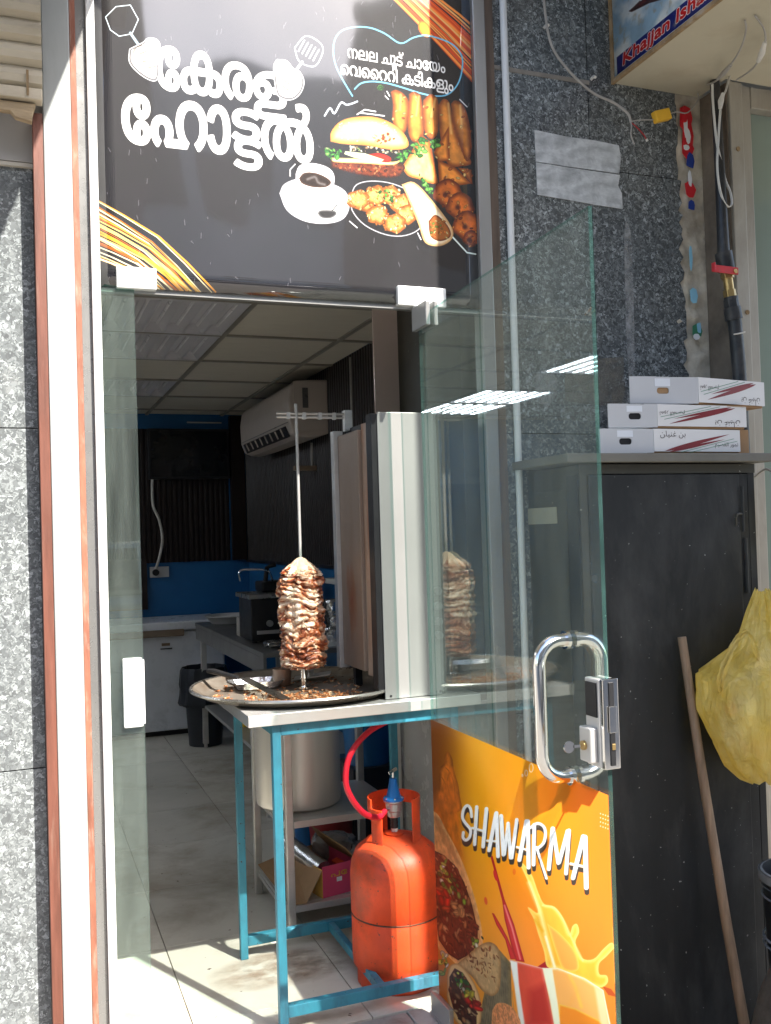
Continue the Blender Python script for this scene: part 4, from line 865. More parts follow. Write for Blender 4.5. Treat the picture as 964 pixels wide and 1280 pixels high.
for z in (1.199, .897):
    MB().tube([(1.126, -.812, z), (1.1348, -.812, z)], .0205, 24).build('washer', M['chrome'], gd, bevel=.001)
    MB().tube([(1.1475, -.812, z), (1.156, -.812, z)], .0205, 24).build('washer', M['chrome'], gd, bevel=.001)
lk = MB().box(1.118, 1.1345, -.955, -.902, .945, 1.130).build('lock_case', M['steel'], gd, bevel=.003)
MB().box(1.1475, 1.160, -.955, -.902, .945, 1.130).build('lock_case', M['steel'], gd, bevel=.003)
e = MB().box(1.120, 1.158, -.967, -.9555, .944, 1.132).build('strike_plate', M['chrome'], gd, bevel=.002)
MB().box(1.134, 1.145, -.9695, -.9672, .952, 1.124).build('slot', M['black_metal'], e)
MB().box(1.131, 1.149, -.972, -.9697, 1.02, 1.075).build('latch', M['chrome'], e, bevel=.002)
MB().box(1.136, 1.144, -.972, -.9697, .985, .998).build('latch', M['brass'], e, bevel=.001)
MB().box(1.1150, 1.1178, -.948, -.908, 1.050, 1.122).build('recess_plate', M['black_metal'], lk)
cy_ = MB().box(1.100, 1.1178, -.945, -.902, .955, 1.028).build('lock_body', M['steel'], gd, bevel=.003)
MB().tube([(1.094, -.922, .99), (1.1005, -.922, .99)], .010, 20).build('key_cylinder', M['brass'], cy_)
ky = MB().box(1.072, 1.094, -.9235, -.9205, .987, .993)
ky.lathe([(.0, -.0015), (.0125, -.0015), (.0125, .0015), (.0, .0015)], (1.062, -.922, .990), 18, axis='Y')
ky.build('key', M['chrome'], cy_)
MB().box(1.120, 1.1345, -.120, -.012, 2.055, 2.128).build('top_patch', M['alu'], gd, bevel=.003)
MB().box(1.1475, 1.160, -.120, -.012, 2.055, 2.128).build('top_patch', M['alu'], gd, bevel=.003)
MB().box(1.1185, 1.1615, -.110, .010, .003, .0115).box(1.1185, 1.1345, -.13, .0, .012, .075).build('bottom_patch', M['alu'], gd, bevel=.002)
Box(1.128, 1.152, -.028, -.006, 2.0985, 2.138).build('pivot', M['white_frame'], gd, bevel=.003)
Box(1.156, 1.166, -.03, -.006, 2.094, 2.150).build('pivot', M['white_frame'], gd, bevel=.002)

# ================================================================== ROLLER SHUTTER (top left)
rs = thing('roller_shutter', 'beige rolled steel shutter hanging at the top left corner', 'shutter', (-.4, -.03, 2.55))
z = 2.625; k = 0
while z < 3.3:
    h = .062; pr = [(-.062, z), (-.078, z+.012), (-.082, z+.03), (-.075, z+.046), (-.060, z+.056), (-.058, z+h), (-.050, z+h), (-.052, z+.056), (-.067, z+.044), (-.074, z+.03), (-.070, z+.014), (-.054, z)]
    mm = MB(); n = len(pr); mm.add([(-.95, p[0], p[1]) for p in pr]+[(.0772, p[0], p[1]) for p in pr], [(i, (i+1) % n, n+(i+1) % n, n+i) for i in range(n)]+[tuple(range(n)), tuple(reversed(range(n, 2*n)))])
    mm.build('slat', M['shutter'], rs); z += h
Box(-.95, .0765, -.085, -.045, 2.592, 2.622).build('bottom_rail', M['shutter'], rs, bevel=.003)
wp = MB(); q = [(-.9, 2.590), (.074, 2.590), (.062, 2.572)]; rw = random.Random(5)
pts = [(-.9, 2.587), (.060, 2.587), (.052, 2.560), (.050, 2.540), (.010, 2.548), (-.002, 2.562), (-.02, 2.562), (-.05, 2.568), (-.3, 2.566), (-.9, 2.57)]
tag(MB().prism(pts, 'Y', -.07, -.045).build('wood_packing', M['wood_pale'], bevel=.002), 'broken pale wood board wedged under the roller shutter', 'wood board')
Box(.038, .044, -.089, -.0855, 2.60, 2.665).build('screw_bracket', M['rust_edge'], rs)

# ================================================================== RIGHT SIDE
cd = tag(MB().tube([(1.470, -.013, -.12), (1.470, -.013, 3.38)], .0115, 14).build('wall_conduit', M['conduit']), 'thin white vertical pipe fixed to the granite beside the door', 'pipe')
ls = thing('loose_cable', 'thin grey cable hanging loose across the granite with bare ends', 'cable', (1.7, -.03, 2.8))
MB().tube(spline([(1.60, -.02, 3.34), (1.615, -.02, 3.17), (1.635, -.02, 3.024), (1.692, -.025, 2.941), (1.78, -.03, 2.874), (1.856, -.04, 2.845), (1.902, -.05, 2.811), (1.914, -.05, 2.782)], 6), .0042, 8).build('sheath', M['cable_grey'], ls)
MB().tube(spline([(1.914, -.05, 2.783), (1.935, -.055, 2.765), (1.955, -.06, 2.742), (1.965, -.06, 2.728)], 4), .0022, 6).build('wire', M['red_plastic'], ls)
MB().tube([(1.965, -.06, 2.729), (1.970, -.06, 2.722)], .004, 8).build('wire_end', M['cable_white'], ls)
MB().tube(spline([(1.914, -.05, 2.783), (1.912, -.055, 2.765), (1.905, -.06, 2.735), (1.917, -.06, 2.705)], 4), .0024, 6).build('wire', M['cable_grey'], ls)
MB().tube(spline([(1.915, -.05, 2.786), (1.95, -.05, 2.795), (2.0, -.055, 2.80)], 4), .002, 6).build('wire', M['cable_grey'], ls)
ld = thing('cable_adapter', 'small yellow plastic adapter hanging on thin wires below the sign box', 'adapter', (2.02, -.055, 2.80))
a_ = Vector((.95, 0, .31)).normalized(); MB().obox((2.03, -.06, 2.815), a_, (0, 1, 0), Vector((-.31, 0, .95)), .032, .012, .019).build('case', M['yellow_box'], ld, bevel=.004)
MB().tube(spline([(2.06, -.055, 2.825), (2.10, -.05, 2.842), (2.15, -.045, 2.848), (2.20, -.04, 2.90), (2.2, -.04, 2.925)], 4), .0022, 6).build('wire', M['cable_grey'], ld)
for x, z, c in ((1.628, 3.075, 'cable_white'), (1.80, 2.93, 'cable_white')):
    tag(MB().tube([(x, -.022, z), (x+.004, -.008, z+.01), (x-.004, -.001, z)], .005, 8).build('cable_clip', M[c]), 'white clip holding the grey cable near the picture top' if z > 3 else 'small white wall clip beside the sign box corner', 'clip')

# neighbour's sign box
nb = thing('sign_box', 'cream projecting sign box of the next shop with aeroplane picture', 'sign', (2.5, -.45, 2.93))
BX = 1.883
MB().box(BX+.004, 3.3, -.97, -.142, 2.9305, 2.936).build('bottom_panel', M['cream'], nb)
MB().box(BX+.004, 2.232, -.1418, -.002, 2.9305, 2.936).build('bottom_panel', M['cream'], nb)
MB().box(BX+.006, 3.3, -.975, -.97, 2.93, 3.40).build('front_panel', M['cream'], nb)
MB().box(BX+.006, 3.3, -.97, -.002, 3.395, 3.40).build('top_panel', M['cream'], nb)
MB().box(BX+.001, BX+.006, -.97, -.003, 2.9365, 3.394).build('side_panel', M['cream'], nb)
MB().box(BX-.008, BX+.0038, -.975, -.0012, 2.926, 2.940).build('edge_trim', M['rust_edge'], nb, bevel=.001)
MB().box(BX-.008, BX+.0008, -.016, -.0012, 2.9405, 3.40).build('edge_trim', M['rust_edge'], nb, bevel=.001)
print_sheet('printed_panel', M['jet_print'], nb, (BX-.002, -.017, 2.9405), (0, -.895, 0), (0, 0, .45), .001, (-1, 0, 0))
M['band_blue'] = pm('blue_band_print', (.02, .05, .27), .4, 0, .15, 8)
cb = thing('dangling_cable', 'thin grey cable with a plug hanging under the cream sign box', 'cable', (2.2, -.2, 2.9))
MB().tube(spline([(2.02, -.47, 2.924), (2.05, -.44, 2.915), (2.10, -.36, 2.905), (2.14, -.26, 2.90), (2.17, -.17, 2.905), (2.19, -.10, 2.924)], 6), .003, 7).build('cord', M['cable_grey'], cb)
MB().tube([(2.135, -.275, 2.900), (2.153, -.22, 2.901), (2.166, -.18, 2.904)], [.006, .0085, .005], 10).build('plug', M['cable_grey'], cb)
cb = thing('dangling_cable', 'short cable with inline connector hanging lower right of the sign box', 'cable', (2.27, -.3, 2.9))
MB().tube(spline([(2.03, -.50, 2.924), (2.09, -.47, 2.91), (2.14, -.42, 2.895), (2.17, -.36, 2.88), (2.20, -.29, 2.885), (2.225, -.20, 2.90)], 6), .003, 7).build('cord', M['cable_grey'], cb)
MB().tube([(2.13, -.43, 2.897), (2.155, -.39, 2.887), (2.172, -.355, 2.880)], [.006, .010, .007], 10).build('connector', M['cable_white'], cb)

# cement strip and recess between granite and neighbour frame
cs = thing('cement_pier', 'rough cement strip with torn poster scraps beside the granite', 'wall', (2.25, .05, -.12))
def rough_sheet(x0, x1, z0, z1, y, amp, nx, nz_, seed):
    V = []; F = []
    for j in range(nz_+1):
        for i in range(nx+1):
            x = x0+(x1-x0)*i/nx; z_ = z0+(z1-z0)*j/nz_; V.append((x, y-amp*(mnoise.noise(Vector((x*22+seed, 0, z_*22)))+.6*mnoise.noise(Vector((x*60, seed, z_*60)))), z_))
    for j in range(nz_):
        for i in range(nx): a = j*(nx+1)+i; F.append((a, a+1, a+nx+2, a+nx+1))
    return MB().add(V, F, True)
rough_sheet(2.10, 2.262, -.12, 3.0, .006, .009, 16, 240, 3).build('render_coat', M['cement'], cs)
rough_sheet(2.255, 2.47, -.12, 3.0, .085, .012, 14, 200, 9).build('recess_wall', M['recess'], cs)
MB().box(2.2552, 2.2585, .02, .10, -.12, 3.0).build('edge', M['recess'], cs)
rj = random.Random(12)
chips = [('print_red', 2.175, 2.85, .024, .05), ('print_red', 2.182, 2.79, .022, .05), ('print_red', 2.176, 2.745, .02, .04), ('print_white', 2.180, 2.785, .009, .03), ('print_white', 2.170, 2.745, .012, .010), ('print_white', 2.170, 2.83, .008, .05), ('band_blue', 2.185, 2.70, .016, .03), ('print_red', 2.178, 2.60, .018, .03), ('print_white', 2.178, 2.635, .006, .03), ('band_blue', 2.182, 2.545, .012, .018), ('print_red', 2.165, 2.86, .01, .03), ('print_blue', 2.175, 2.23, .015, .03), ('print_green', 2.185, 2.11, .018, .026), ('print_white', 2.178, 2.09, .012, .012), ('print_blue', 2.19, 2.12, .008, .02), ('print_blue', 2.166, 2.36, .005, .05)]
for ci_, (c, x, z, hw, hh) in enumerate(chips):
    n = 7; P = [(x+1.25*hw*math.cos(a)*rj.uniform(.72, 1.1), z+hh*math.copysign(abs(math.sin(a))**.5, math.sin(a))*rj.uniform(.75, 1.05)) for a in np.linspace(0, 2*math.pi, n, endpoint=False)]
    MB().prism(P, 'Y', -.006-.0006*ci_, -.0032-.0006*ci_).build('paint_scrap', M[c], cs)
wp = thing('water_pipe', 'black vertical water pipe with brass valve and red lever', 'pipe', (2.21, -.167, 1.6))
MB().tube([(2.222, -.167, 1.6), (2.218, -.167, 1.95), (2.208, -.167, 2.10), (2.196, -.167, 2.19)], .0225, 18).build('lower_pipe', M['black_pipe'], wp)
MB().tube([(2.205, -.167, 2.115), (2.198, -.167, 2.155)], .028, 18).tube([(2.198, -.167, 2.155), (2.195, -.167, 2.18)], .025, 6).build('coupling', M['black_pipe'], wp, bevel=.002)
MB().tube([(2.195, -.167, 2.178), (2.182, -.167, 2.285)], .016, 14).tube([(2.193, -.167, 2.19), (2.190, -.167, 2.212)], .021, 6).tube([(2.186, -.167, 2.25), (2.183, -.167, 2.272)], .022, 6).build('brass_valve', M['brass'], wp, bevel=.0015)
lv = MB().obox((2.148, -.2, 2.268), Vector((1, 0, -.03)).normalized(), (0, 1, 0), Vector((.03, 0, 1)).normalized(), .052, .003, .012).box(2.095, 2.100, -.214, -.197, 2.258, 2.286); lv.build('lever', M['red_lever'], wp, bevel=.002)
MB().tube([(2.187, -.18, 2.262), (2.187, -.205, 2.265)], .008, 8).build('spindle', M['brass'], wp)
MB().tube([(2.182, -.167, 2.275), (2.178, -.167, 2.30), (2.172, -.167, 2.335)], .028, 16).tube([(2.173, -.167, 2.33), (2.178, -.16, 2.44), (2.186, -.15, 2.58), (2.196, -.135, 2.74), (2.204, -.12, 2.928)], [.020, .018, .017, .016, .016], 16).build('upper_pipe', M['black_pipe'], wp)
MB().tube([(2.186, -.185, 2.062), (2.210, -.192, 2.066), (2.232, -.185, 2.072)], .0025, 6).build('wire_tie', M['cable_white'], wp)
lp = thing('hanging_strap', 'looped flat white cable hanging from the sign box corner', 'cable', (2.22, -.14, 2.6))
def ribbon(pts, w_, th_): return MB().tube(spline(pts, 8), w_, 8, flat=th_)
ribbon([(2.232, -.16, 2.93), (2.21, -.165, 2.88), (2.186, -.17, 2.84), (2.176, -.17, 2.78), (2.166, -.17, 2.70), (2.158, -.17, 2.62), (2.164, -.17, 2.55), (2.178, -.17, 2.505), (2.196, -.17, 2.488), (2.212, -.17, 2.500), (2.212, -.165, 2.54), (2.198, -.16, 2.58), (2.188, -.155, 2.64), (2.176, -.15, 2.72), (2.168, -.15, 2.84), (2.168, -.15, 2.90)], .0055, .45).build('flat_cable', M['cable_white'], lp)
MB().tube([(2.190, -.174, 2.862), (2.180, -.174, 2.835), (2.176, -.174, 2.81)], [.006, .010, .006], 10).build('connector', M['cable_white'], lp)
nf = thing('neighbour_shopfront', 'dirty aluminium shopfront frame with pale green glass at right edge', 'shopfront', (2.8, -.14, -.12))
MB().box(2.246, 2.300, -.14, .09, -.12, 2.929).build('post', M['alu_dirty'], nf, bevel=.003)
MB().box(2.2405, 2.2455, -.128, .0, -.12, 2.925).build('dark_return', M['recess'], nf)  # thin dark sheet added over the post side to darken the recess
MB().box(2.3005, 2.348, -.125, .0, -.12, 2.929).build('post', M['alu_dirty'], nf, bevel=.003)
MB().box(2.3485, 3.3, -.128, -.02, 2.855, 2.928).build('top_rail', M['alu_dirty'], nf, bevel=.003)
MB().box(2.3485, 3.3, -.128, -.02, -.12, .05).build('bottom_rail', M['alu_dirty'], nf, bevel=.003)
MB().box(2.349, 3.3, -.09, -.082, .05, 2.854).build('pane', M['neigh_glass'], nf)
MB().tube([(2.273, -.1435, 2.70), (2.273, -.139, 2.70)], .008, 10).tube([(2.285, -.1435, 2.15), (2.285, -.139, 2.15)], .008, 10).build('rivet', M['rust_edge'], nf)

# ================================================================== CABINET
cb = thing('metal_cabinet', 'tall worn black metal cabinet standing against the granite wall', 'cabinet', (1.82, -.15, -.12))
MB().box(1.506, 1.540, -.300, -.002, -.12, 1.6295).build('side_frame', M['cabinet_side'], cb, bevel=.002)
MB().box(1.5015, 1.5055, -.235, -.045, .0, 1.56).build('side_panel', M['cabinet_side'], cb, bevel=.001)
MB().box(1.500, 1.5055, -.300, -.240, -.1, 1.6).build('corner_strip', M['cabinet'], cb, bevel=.001)
MB().box(2.115, 2.142, -.300, -.002, -.12, 1.6295).build('side_frame', M['cabinet'], cb, bevel=.002)
MB().box(1.541, 2.1145, -.26, -.002, -.12, 1.6295).build('body', M['cabinet'], cb)
MB().box(1.506, 2.142, -.303, -.3005, 1.602, 1.6295).box(1.506, 1.530, -.303, -.3005, -.12, 1.6019).build('face_frame', M['cabinet_side'], cb)
MB().box(1.533, 2.075, -.3085, -.262, -.08, 1.599).build('door', M['cabinet'], cb, bevel=.003)
MB().box(2.079, 2.114, -.300, -.262, -.08, 1.600).build('door_edge', M['cabinet'], cb, bevel=.002)
MB().prism([(1.452, -.33), (2.185, -.345), (2.185, -.0025), (1.452, -.0025)], 'Z', 1.634, 1.660).build('top_slab', M['cabinet_top'], cb, bevel=.003)
hs = MB().tube([(2.082, -.312, 1.42), (2.082, -.312, 1.56)], .0045, 8).tube([(2.095, -.304, 1.23), (2.095, -.304, 1.40)], .006, 8); hs.build('hinge', M['cabinet'], cb)
MB().tube(spline([(2.055, -.312, 1.44), (2.052, -.316, 1.465), (2.062, -.316, 1.475), (2.078, -.312, 1.474)], 3), .003, 6).build('hook', M['cabinet_side'], cb)
MB().tube([(1.541, -.3105, 1.30), (1.541, -.300, 1.30)], .011, 16).build('lock', M['chrome'], cb)
tag(MB().box(1.4985, 1.4998, -.185, -.012, 1.462, 1.512).build('tape_label', M['beige_tape']), 'blank beige tape label on the cabinet side, seen through glass', 'tape')

# ================================================================== CARTONS
def carton(label, ang, X, Yc, w_, d, z0, h, holeu, flip, hole_big=False, flapL=.17):
    a = R(ang); ex = Vector((math.cos(a), math.sin(a), 0)); ey = Vector((-math.sin(a), math.cos(a), 0)); ez = Vector((0, 0, 1)); o = Vector((X, Yc, z0))
    t = thing('date_carton', label, 'carton', tuple(o+ex*w_*.5+ey*d*.5), 'white cartons stacked on the cabinet')
    def B(m, x0, x1, y0, y1, z0_, z1_):
        c = o+ex*(x0+x1)/2+ey*(y0+y1)/2+ez*(z0_+z1_)/2; return m.obox(c, ex, ey, ez, (x1-x0)/2, (y1-y0)/2, (z1_-z0_)/2)
    B(MB(), .003, w_-.003, .003, d-.003, .0, h-.018).build('tray_body', M['card_brown'], t)
    # lid: front, back, right and left faces (left one has a real hand hole), top
    lid = MB(); B(lid, 0, w_, -.0025, 0, .006, h); B(lid, 0, w_, d, d+.0025, .006, h); B(lid, w_, w_+.0025, -.0025, d+.0025, .006, h); B(lid, 0, w_, 0, d, h-.002, h+.0008); lid.build('lid', M['card_white'], t)
    e = MB(); b_ = R(9); L_ = flapL; fx = Vector((-math.cos(b_), math.sin(b_), 0)); fy = Vector((math.sin(b_), math.cos(b_), 0)); o2 = o+Vector((-.0004, -.0015, 0))
    u0, u1 = L_*holeu-.020, L_*holeu+.020; zc_ = h*.50; zh = .0095
    def FB(m, xa, xb, za, zb, t0=0, t1=.003): return m.obox(o2+fx*(xa+xb)/2+fy*(t0+t1)/2+ez*(za+zb)/2, fx, fy, ez, (xb-xa)/2, (t1-t0)/2, (zb-za)/2)
    for (xa, xb, za, zb) in ((0, u0, .002, h), (u1, L_, .002, h+.002), (u0, u1, .002, zc_-zh), (u0, u1, zc_+zh, h+.001)): FB(e, xa, xb, za, zb)
    for sx in (u0, u1):                                       # rounded ends of the hand hole
        for sz in (-1, 1):
            k_ = 1 if sx == u0 else -1; p = [(sx, zc_+sz*zh), (sx+k_*.0065, zc_+sz*zh), (sx+k_*.002, zc_+sz*zh*.72), (sx, zc_+sz*zh*.3)]
            P = [o2+fx*x+ez*z for x, z in p]+[o2+fx*x+ez*z+fy*.003 for x, z in p]; e.add(P, [(0, 1, 2, 3), (7, 6, 5, 4)]+[(i, 4+i, 4+(i+1) % 4, (i+1) % 4) for i in range(4)])
    ef = e.build('end_flap', M['card_grey'], t)
    k = MB(); FB(k, u0-.012, u1+.012, zc_-zh-.008, zc_+zh+.008, .0035, .005); k.build('hand_hole', M['card_brown'] if hole_big else M['black'], ef)
    k = MB(); FB(k, u0-.004, u1+.006, zc_+zh+.004, h-.004, -.0006, -.0001); k.build('tape', M['white_enamel'], ef)
    B(MB(), -.002, 0, .02, d, .004, h).build('end_panel', M['card_white'], t)
    # print on the long face: two maroon leaf shapes, green lines, lettering
    def F(u, v, n=-.0029): return o+ex*u*w_+ez*(v*h)+ey*n
    def leafpts(u0, v0, u1, v1, wd):
        P = []; N = 14
        for i in range(N+1): s = i/N; ww = wd*math.sin(math.pi*s**.75)**.9; P.append((u0+(u1-u0)*s, v0+(v1-v0)*s+ww*.5))
        for i in range(N, -1, -1): s = i/N; ww = wd*math.sin(math.pi*s**.75)**.9; P.append((u0+(u1-u0)*s, v0+(v1-v0)*s-ww*.5))
        return P
    fl_ = (lambda u, v: (1-u, 1-v)) if flip else (lambda u, v: (u, v))
    pm_ = MB()
    for (u0, v0, u1, v1, wd, n_) in ((.12, .10, .88, .82, .16, -.0031), (.16, .06, .82, .60, .11, -.0033)):
        P = [F(*fl_(u, v), n_) for u, v in leafpts(u0, v0, u1, v1, wd)]; pm_.add(P, [tuple(range(len(P)))])
    pm_.build('maroon_leaf_print', M['print_maroon'], t)
    g = MB()
    for (u0, v0, u1, v1) in ((.30, .04, .93, .62), (.40, .03, .97, .52)):
        P = [F(*fl_(u0, v0), -.0032), F(*fl_(u1, v1), -.0032), F(*fl_(u1, v1+.02), -.0032), F(*fl_(u0, v0+.02), -.0032)]; g.add(P, [(0, 1, 2, 3)])
    g.build('green_line_print', M['print_green'], t)
    s = -1 if flip else 1
    for body, u0, u1, v0, v1 in (('', .07, .36, .62, .93), ('\u0645\u064a\u0635\u0642\u0644\u0627 \u0631\u0648\u0645\u062a', .70, .98, .22, .48)):
        body = '\uFEE6\uFE8E\uFEF4\uFEE8\uFECF \uFEE6\uFE91' if u0 < .5 else '\uFEE2\uFEF4\uFEBC\uFED8\uFEDF\uFE8D \uFEAD\uFEEE\uFEE4\uFE97'
        q = F(*fl_(u0, v0), -.0031); text_mesh('lettering', body, M['print_dark'], t, fit_text(tuple(q), tuple(ex*s), tuple(ez*s), tuple(-ey), (u1-u0)*w_, (v1-v0)*h))
    return t
carton('bottom white date carton of the stack, its writing the right way up', 1.5, 1.762, -.310, .325, .25, 1.6612, .073, .52, False, flapL=.174)
carton('middle white date carton of the stack, printed upside down, above brown edges', 0, 1.780, -.308, .329, .25, 1.7372, .071, .46, True, flapL=.158)
carton('topmost white date carton, slid right, with large brown hand hole', 9.5, 1.930, -.312, .300, .22, 1.8110, .082, .52, True, True, flapL=.225)
tag(MB().obox((1.955, -.17, 1.8078), (1, -.06, 0), (.06, 1, 0), (0, 0, 1), .165, .135, .0013).build('cardboard_sheet', M['card_brown']), 'thin brown cardboard sheet between the two upper cartons', 'cardboard')
tag(MB().obox((2.12, -.155, 1.700), (1, 0, 0), (0, 1, 0), (0, 0, 1), .021, .13, .038).build('cardboard_tray', M['card_brown'], bevel=.002), 'brown cardboard edge sticking out behind the two lower cartons', 'cardboard')

# ================================================================== STICK, BAG, BUCKET, SACK
tag(MB().tube([(1.818, -.335, 1.115), (1.848, -.36, .75), (1.885, -.40, .30), (1.920, -.445, -.118)], [.0125, .0135, .0145, .0155], 14).build('broom_stick', M['stick'], origin=(1.92, -.445, -.12)), 'bare wooden stick leaning on the black cabinet', 'stick')
hk = tag(MB().tube(spline([(2.29, -.142, 1.60), (2.285, -.20, 1.62), (2.27, -.26, 1.59), (2.245, -.30, 1.55)], 4), .004, 8).build('wall_hook', M['steel']), 'steel hook on the neighbour frame holding the yellow bag', 'hook')
bg = thing('plastic_bag', 'half-full thin yellow plastic bag hanging at the right edge', 'bag', (2.0, -.43, .69))
def bag_mesh():
    V = []; F = []; n = 96; H = 70
    zs = [0, .03, .10, .22, .40, .57, .70, .86, 1.0]; ls = [1.945, 1.905, 1.862, 1.832, 1.800, 1.792, 1.945, 1.99, 2.035]; rs = [2.10, 2.15, 2.18, 2.19, 2.185, 2.17, 2.15, 2.12, 2.085]
    for j in range(H+1):
        v = j/H; z = .690+v*.55; lx = float(np.interp(v, zs, ls)); rx = float(np.interp(v, zs, rs)); cx, hw = (lx+rx)/2+.035, (rx-lx)/2
        for i in range(n):
            a = 2*math.pi*i/n; amp = .4+.9*v
            fold = 1+.028*amp*math.sin(11*a+5*v)+.03*amp*math.sin(19*a-7*v+1)+.06*mnoise.noise(Vector((math.cos(a)*2.5, math.sin(a)*2.5, v*6)))+.03*mnoise.noise(Vector((math.cos(a)*7, math.sin(a)*7, v*9)))
            V.append((cx+hw*fold*math.cos(a), -.43+.55*hw*fold*math.sin(a)+.06*v, z+.02*mnoise.noise(Vector((math.cos(a)*3, math.sin(a)*3, 7+v*3)))))
    for j in range(H):
        for i in range(n): i2 = (i+1) % n; F.append((j*n+i, j*n+i2, (j+1)*n+i2, (j+1)*n+i))
    F.append(tuple(reversed(range(n)))); return MB().add(V, F, True)
bag_mesh().build('body', M['bag'], bg, sharp=180)
def strap(P, W, seed):
    P = spline(P, 8); V = []; F = []; K = 9
    for i, p in enumerate(P):
        t = i/(len(P)-1); wd = W*(.5+.9*abs(t-.5))
        for k in range(K):
            s = k/(K-1)-.5; V.append((p.x+s*wd*.75+.006*mnoise.noise(Vector((i*.4, k*.9, seed))), p.y+s*wd*.35+.005*math.cos(k*1.7+i*.15), p.z-s*wd*.6))
    for i in range(len(P)-1):
        for k in range(K-1): a = i*K+k; F.append((a, a+1, a+K+1, a+K))
    return MB().add(V, F, True)
strap([(1.855, -.45, .96), (1.855, -.455, 1.01), (1.878, -.46, 1.07), (1.915, -.46, 1.118), (1.955, -.455, 1.132), (1.978, -.45, 1.105), (1.99, -.45, 1.06), (2.01, -.45, 1.0)], .050, 3).build('handle_loop', M['bag'], bg, sharp=180)
strap([(2.07, -.44, 1.10), (2.12, -.43, 1.19), (2.17, -.41, 1.30), (2.21, -.37, 1.42), (2.245, -.30, 1.56)], .10, 8).build('handle_loop', M['bag'], bg, sharp=180)
MB().tube([(1.905, -.46, .855), (1.935, -.465, .90), (1.955, -.46, .93)], [.02, .03, .012], 12).build('bottle', M['white_plastic'], bg)
MB().tube([(1.885, -.445, .925), (1.897, -.45, .905)], .016, 10).build('red_cap', M['red_plastic'], bg)
for k in range(9):
    q = random.Random(k); x, y, z = 2.01+q.uniform(-.06, .08), -.42+q.uniform(-.01, .02), .78+q.uniform(0, .08)
    MB().obox((x, y, z), Vector((q.uniform(-1, 1), q.uniform(-1, 1), q.uniform(-1, 1))).normalized(), (0, 1, 0), (0, 0, 1), .04, .03, .012).build('crumpled_paper', M['card_white'] if k % 2 else M['yellow_card'], bg)
bk = thing('bucket', 'black stacked plastic buckets with worn rims at right edge', 'bucket', (2.085, -.50, -.12))
MB().lathe([(.085, 0), (.095, .02), (.112, .50), (.120, .54), (.122, .56), (.112, .56), (.10, .50), (.0, .49)], (2.085, -.50, -.12), 40).build('body', M['bucket'], bk)
for z in (.385, .415, .245, .265): MB().lathe([(.113, 0), (.1185, .003), (.113, .006)], (2.085, -.50, z-.02), 40).build('rim', M['bucket_rim'], bk)
MB().lathe([(.112, .0), (.124, .005), (.124, .028), (.112, .032)], (2.085, -.50, .41), 40).build('rim', M['bucket_rim'], bk)
sk = MB(); V = []; F = []; n = 40; H = 24
for j in range(H+1):
    v = j/H
    for i in range(n):
        a = 2*math.pi*i/n; r = .155*(math.sin(math.pi*min(1, .5+v*.5))**.55)*(1+.05*math.sin(5*a+3*v)+.05*mnoise.noise(Vector((math.cos(a)*2, math.sin(a)*2, v*4)))); V.append((1.86+r*math.cos(a), -.72+r*math.sin(a), -.12+.50*v))
for j in range(H):
    for i in range(n): i2 = (i+1) % n; F.append((j*n+i, j*n+i2, (j+1)*n+i2, (j+1)*n+i))
sk.add(V, F, True)
skt = thing('woven_sack', 'dark grey woven sack slumped at the bottom right corner', 'sack', (1.86, -.72, -.12))
sk.build('body', M['sack'], skt, sharp=180)
for k in range(5): MB().tube(spline([(1.86+.160*math.cos(a)*(math.sin(math.pi*(.5+.5*v))**.55), -.72+.160*math.sin(a)*(math.sin(math.pi*(.5+.5*v))**.55), -.12+.50*v) for a, v in [(3.3+.22*k+.5*math.sin(v_*5), v_) for v_ in np.linspace(.05, .93, 8)]], 3), .004, 6).build('seam', M['cabinet_side'], skt)

# ================================================================== WORK TABLE
wt = thing('work_table', 'blue painted steel frame table with stainless top in the doorway', 'table', (.98, .35, 0))
T0, T1, Y0, Y1 = .688, 1.262, .09, .62
Box(.600, 1.345, .055, .64, .900, .934).build('table_top', M['steel'], wt, bevel=.002)
L = .026
for x, y in ((T0, Y0), (T0, Y1), (T1, Y1), (T1, Y0)):
    Box(x-L/2, x+L/2, y-L/2, y+L/2, 0.001, .8995).build('leg', M['blue_paint'], wt, bevel=.002)
for y, x1 in ((Y0, 1.34), (Y1, T1)):
    if y == Y0: Box(T0+L/2, T1-L/2, y-L/2, y+L/2, .864, .8992).build('rail', M['blue_paint'], wt, bevel=.002)
    else: Box(T0+L/2, T1-L/2, y-L/2, y+L/2, .868, .8992).build('rail', M['blue_paint'], wt, bevel=.002)
    Box(T0+L/2, T1-L/2, y-L/2, y+L/2, .044, .078).build('rail', M['blue_paint'], wt, bevel=.002)
for x in (T0, T1): Box(x-L/2, x+L/2, Y0+L/2, Y1-L/2, .866, .8992).build('rail', M['blue_paint'], wt, bevel=.002)
Box(1.000-.011, 1.000+.011, Y0+L/2, Y1-L/2, .048, .076).build('rail', M['blue_paint'], wt, bevel=.002)

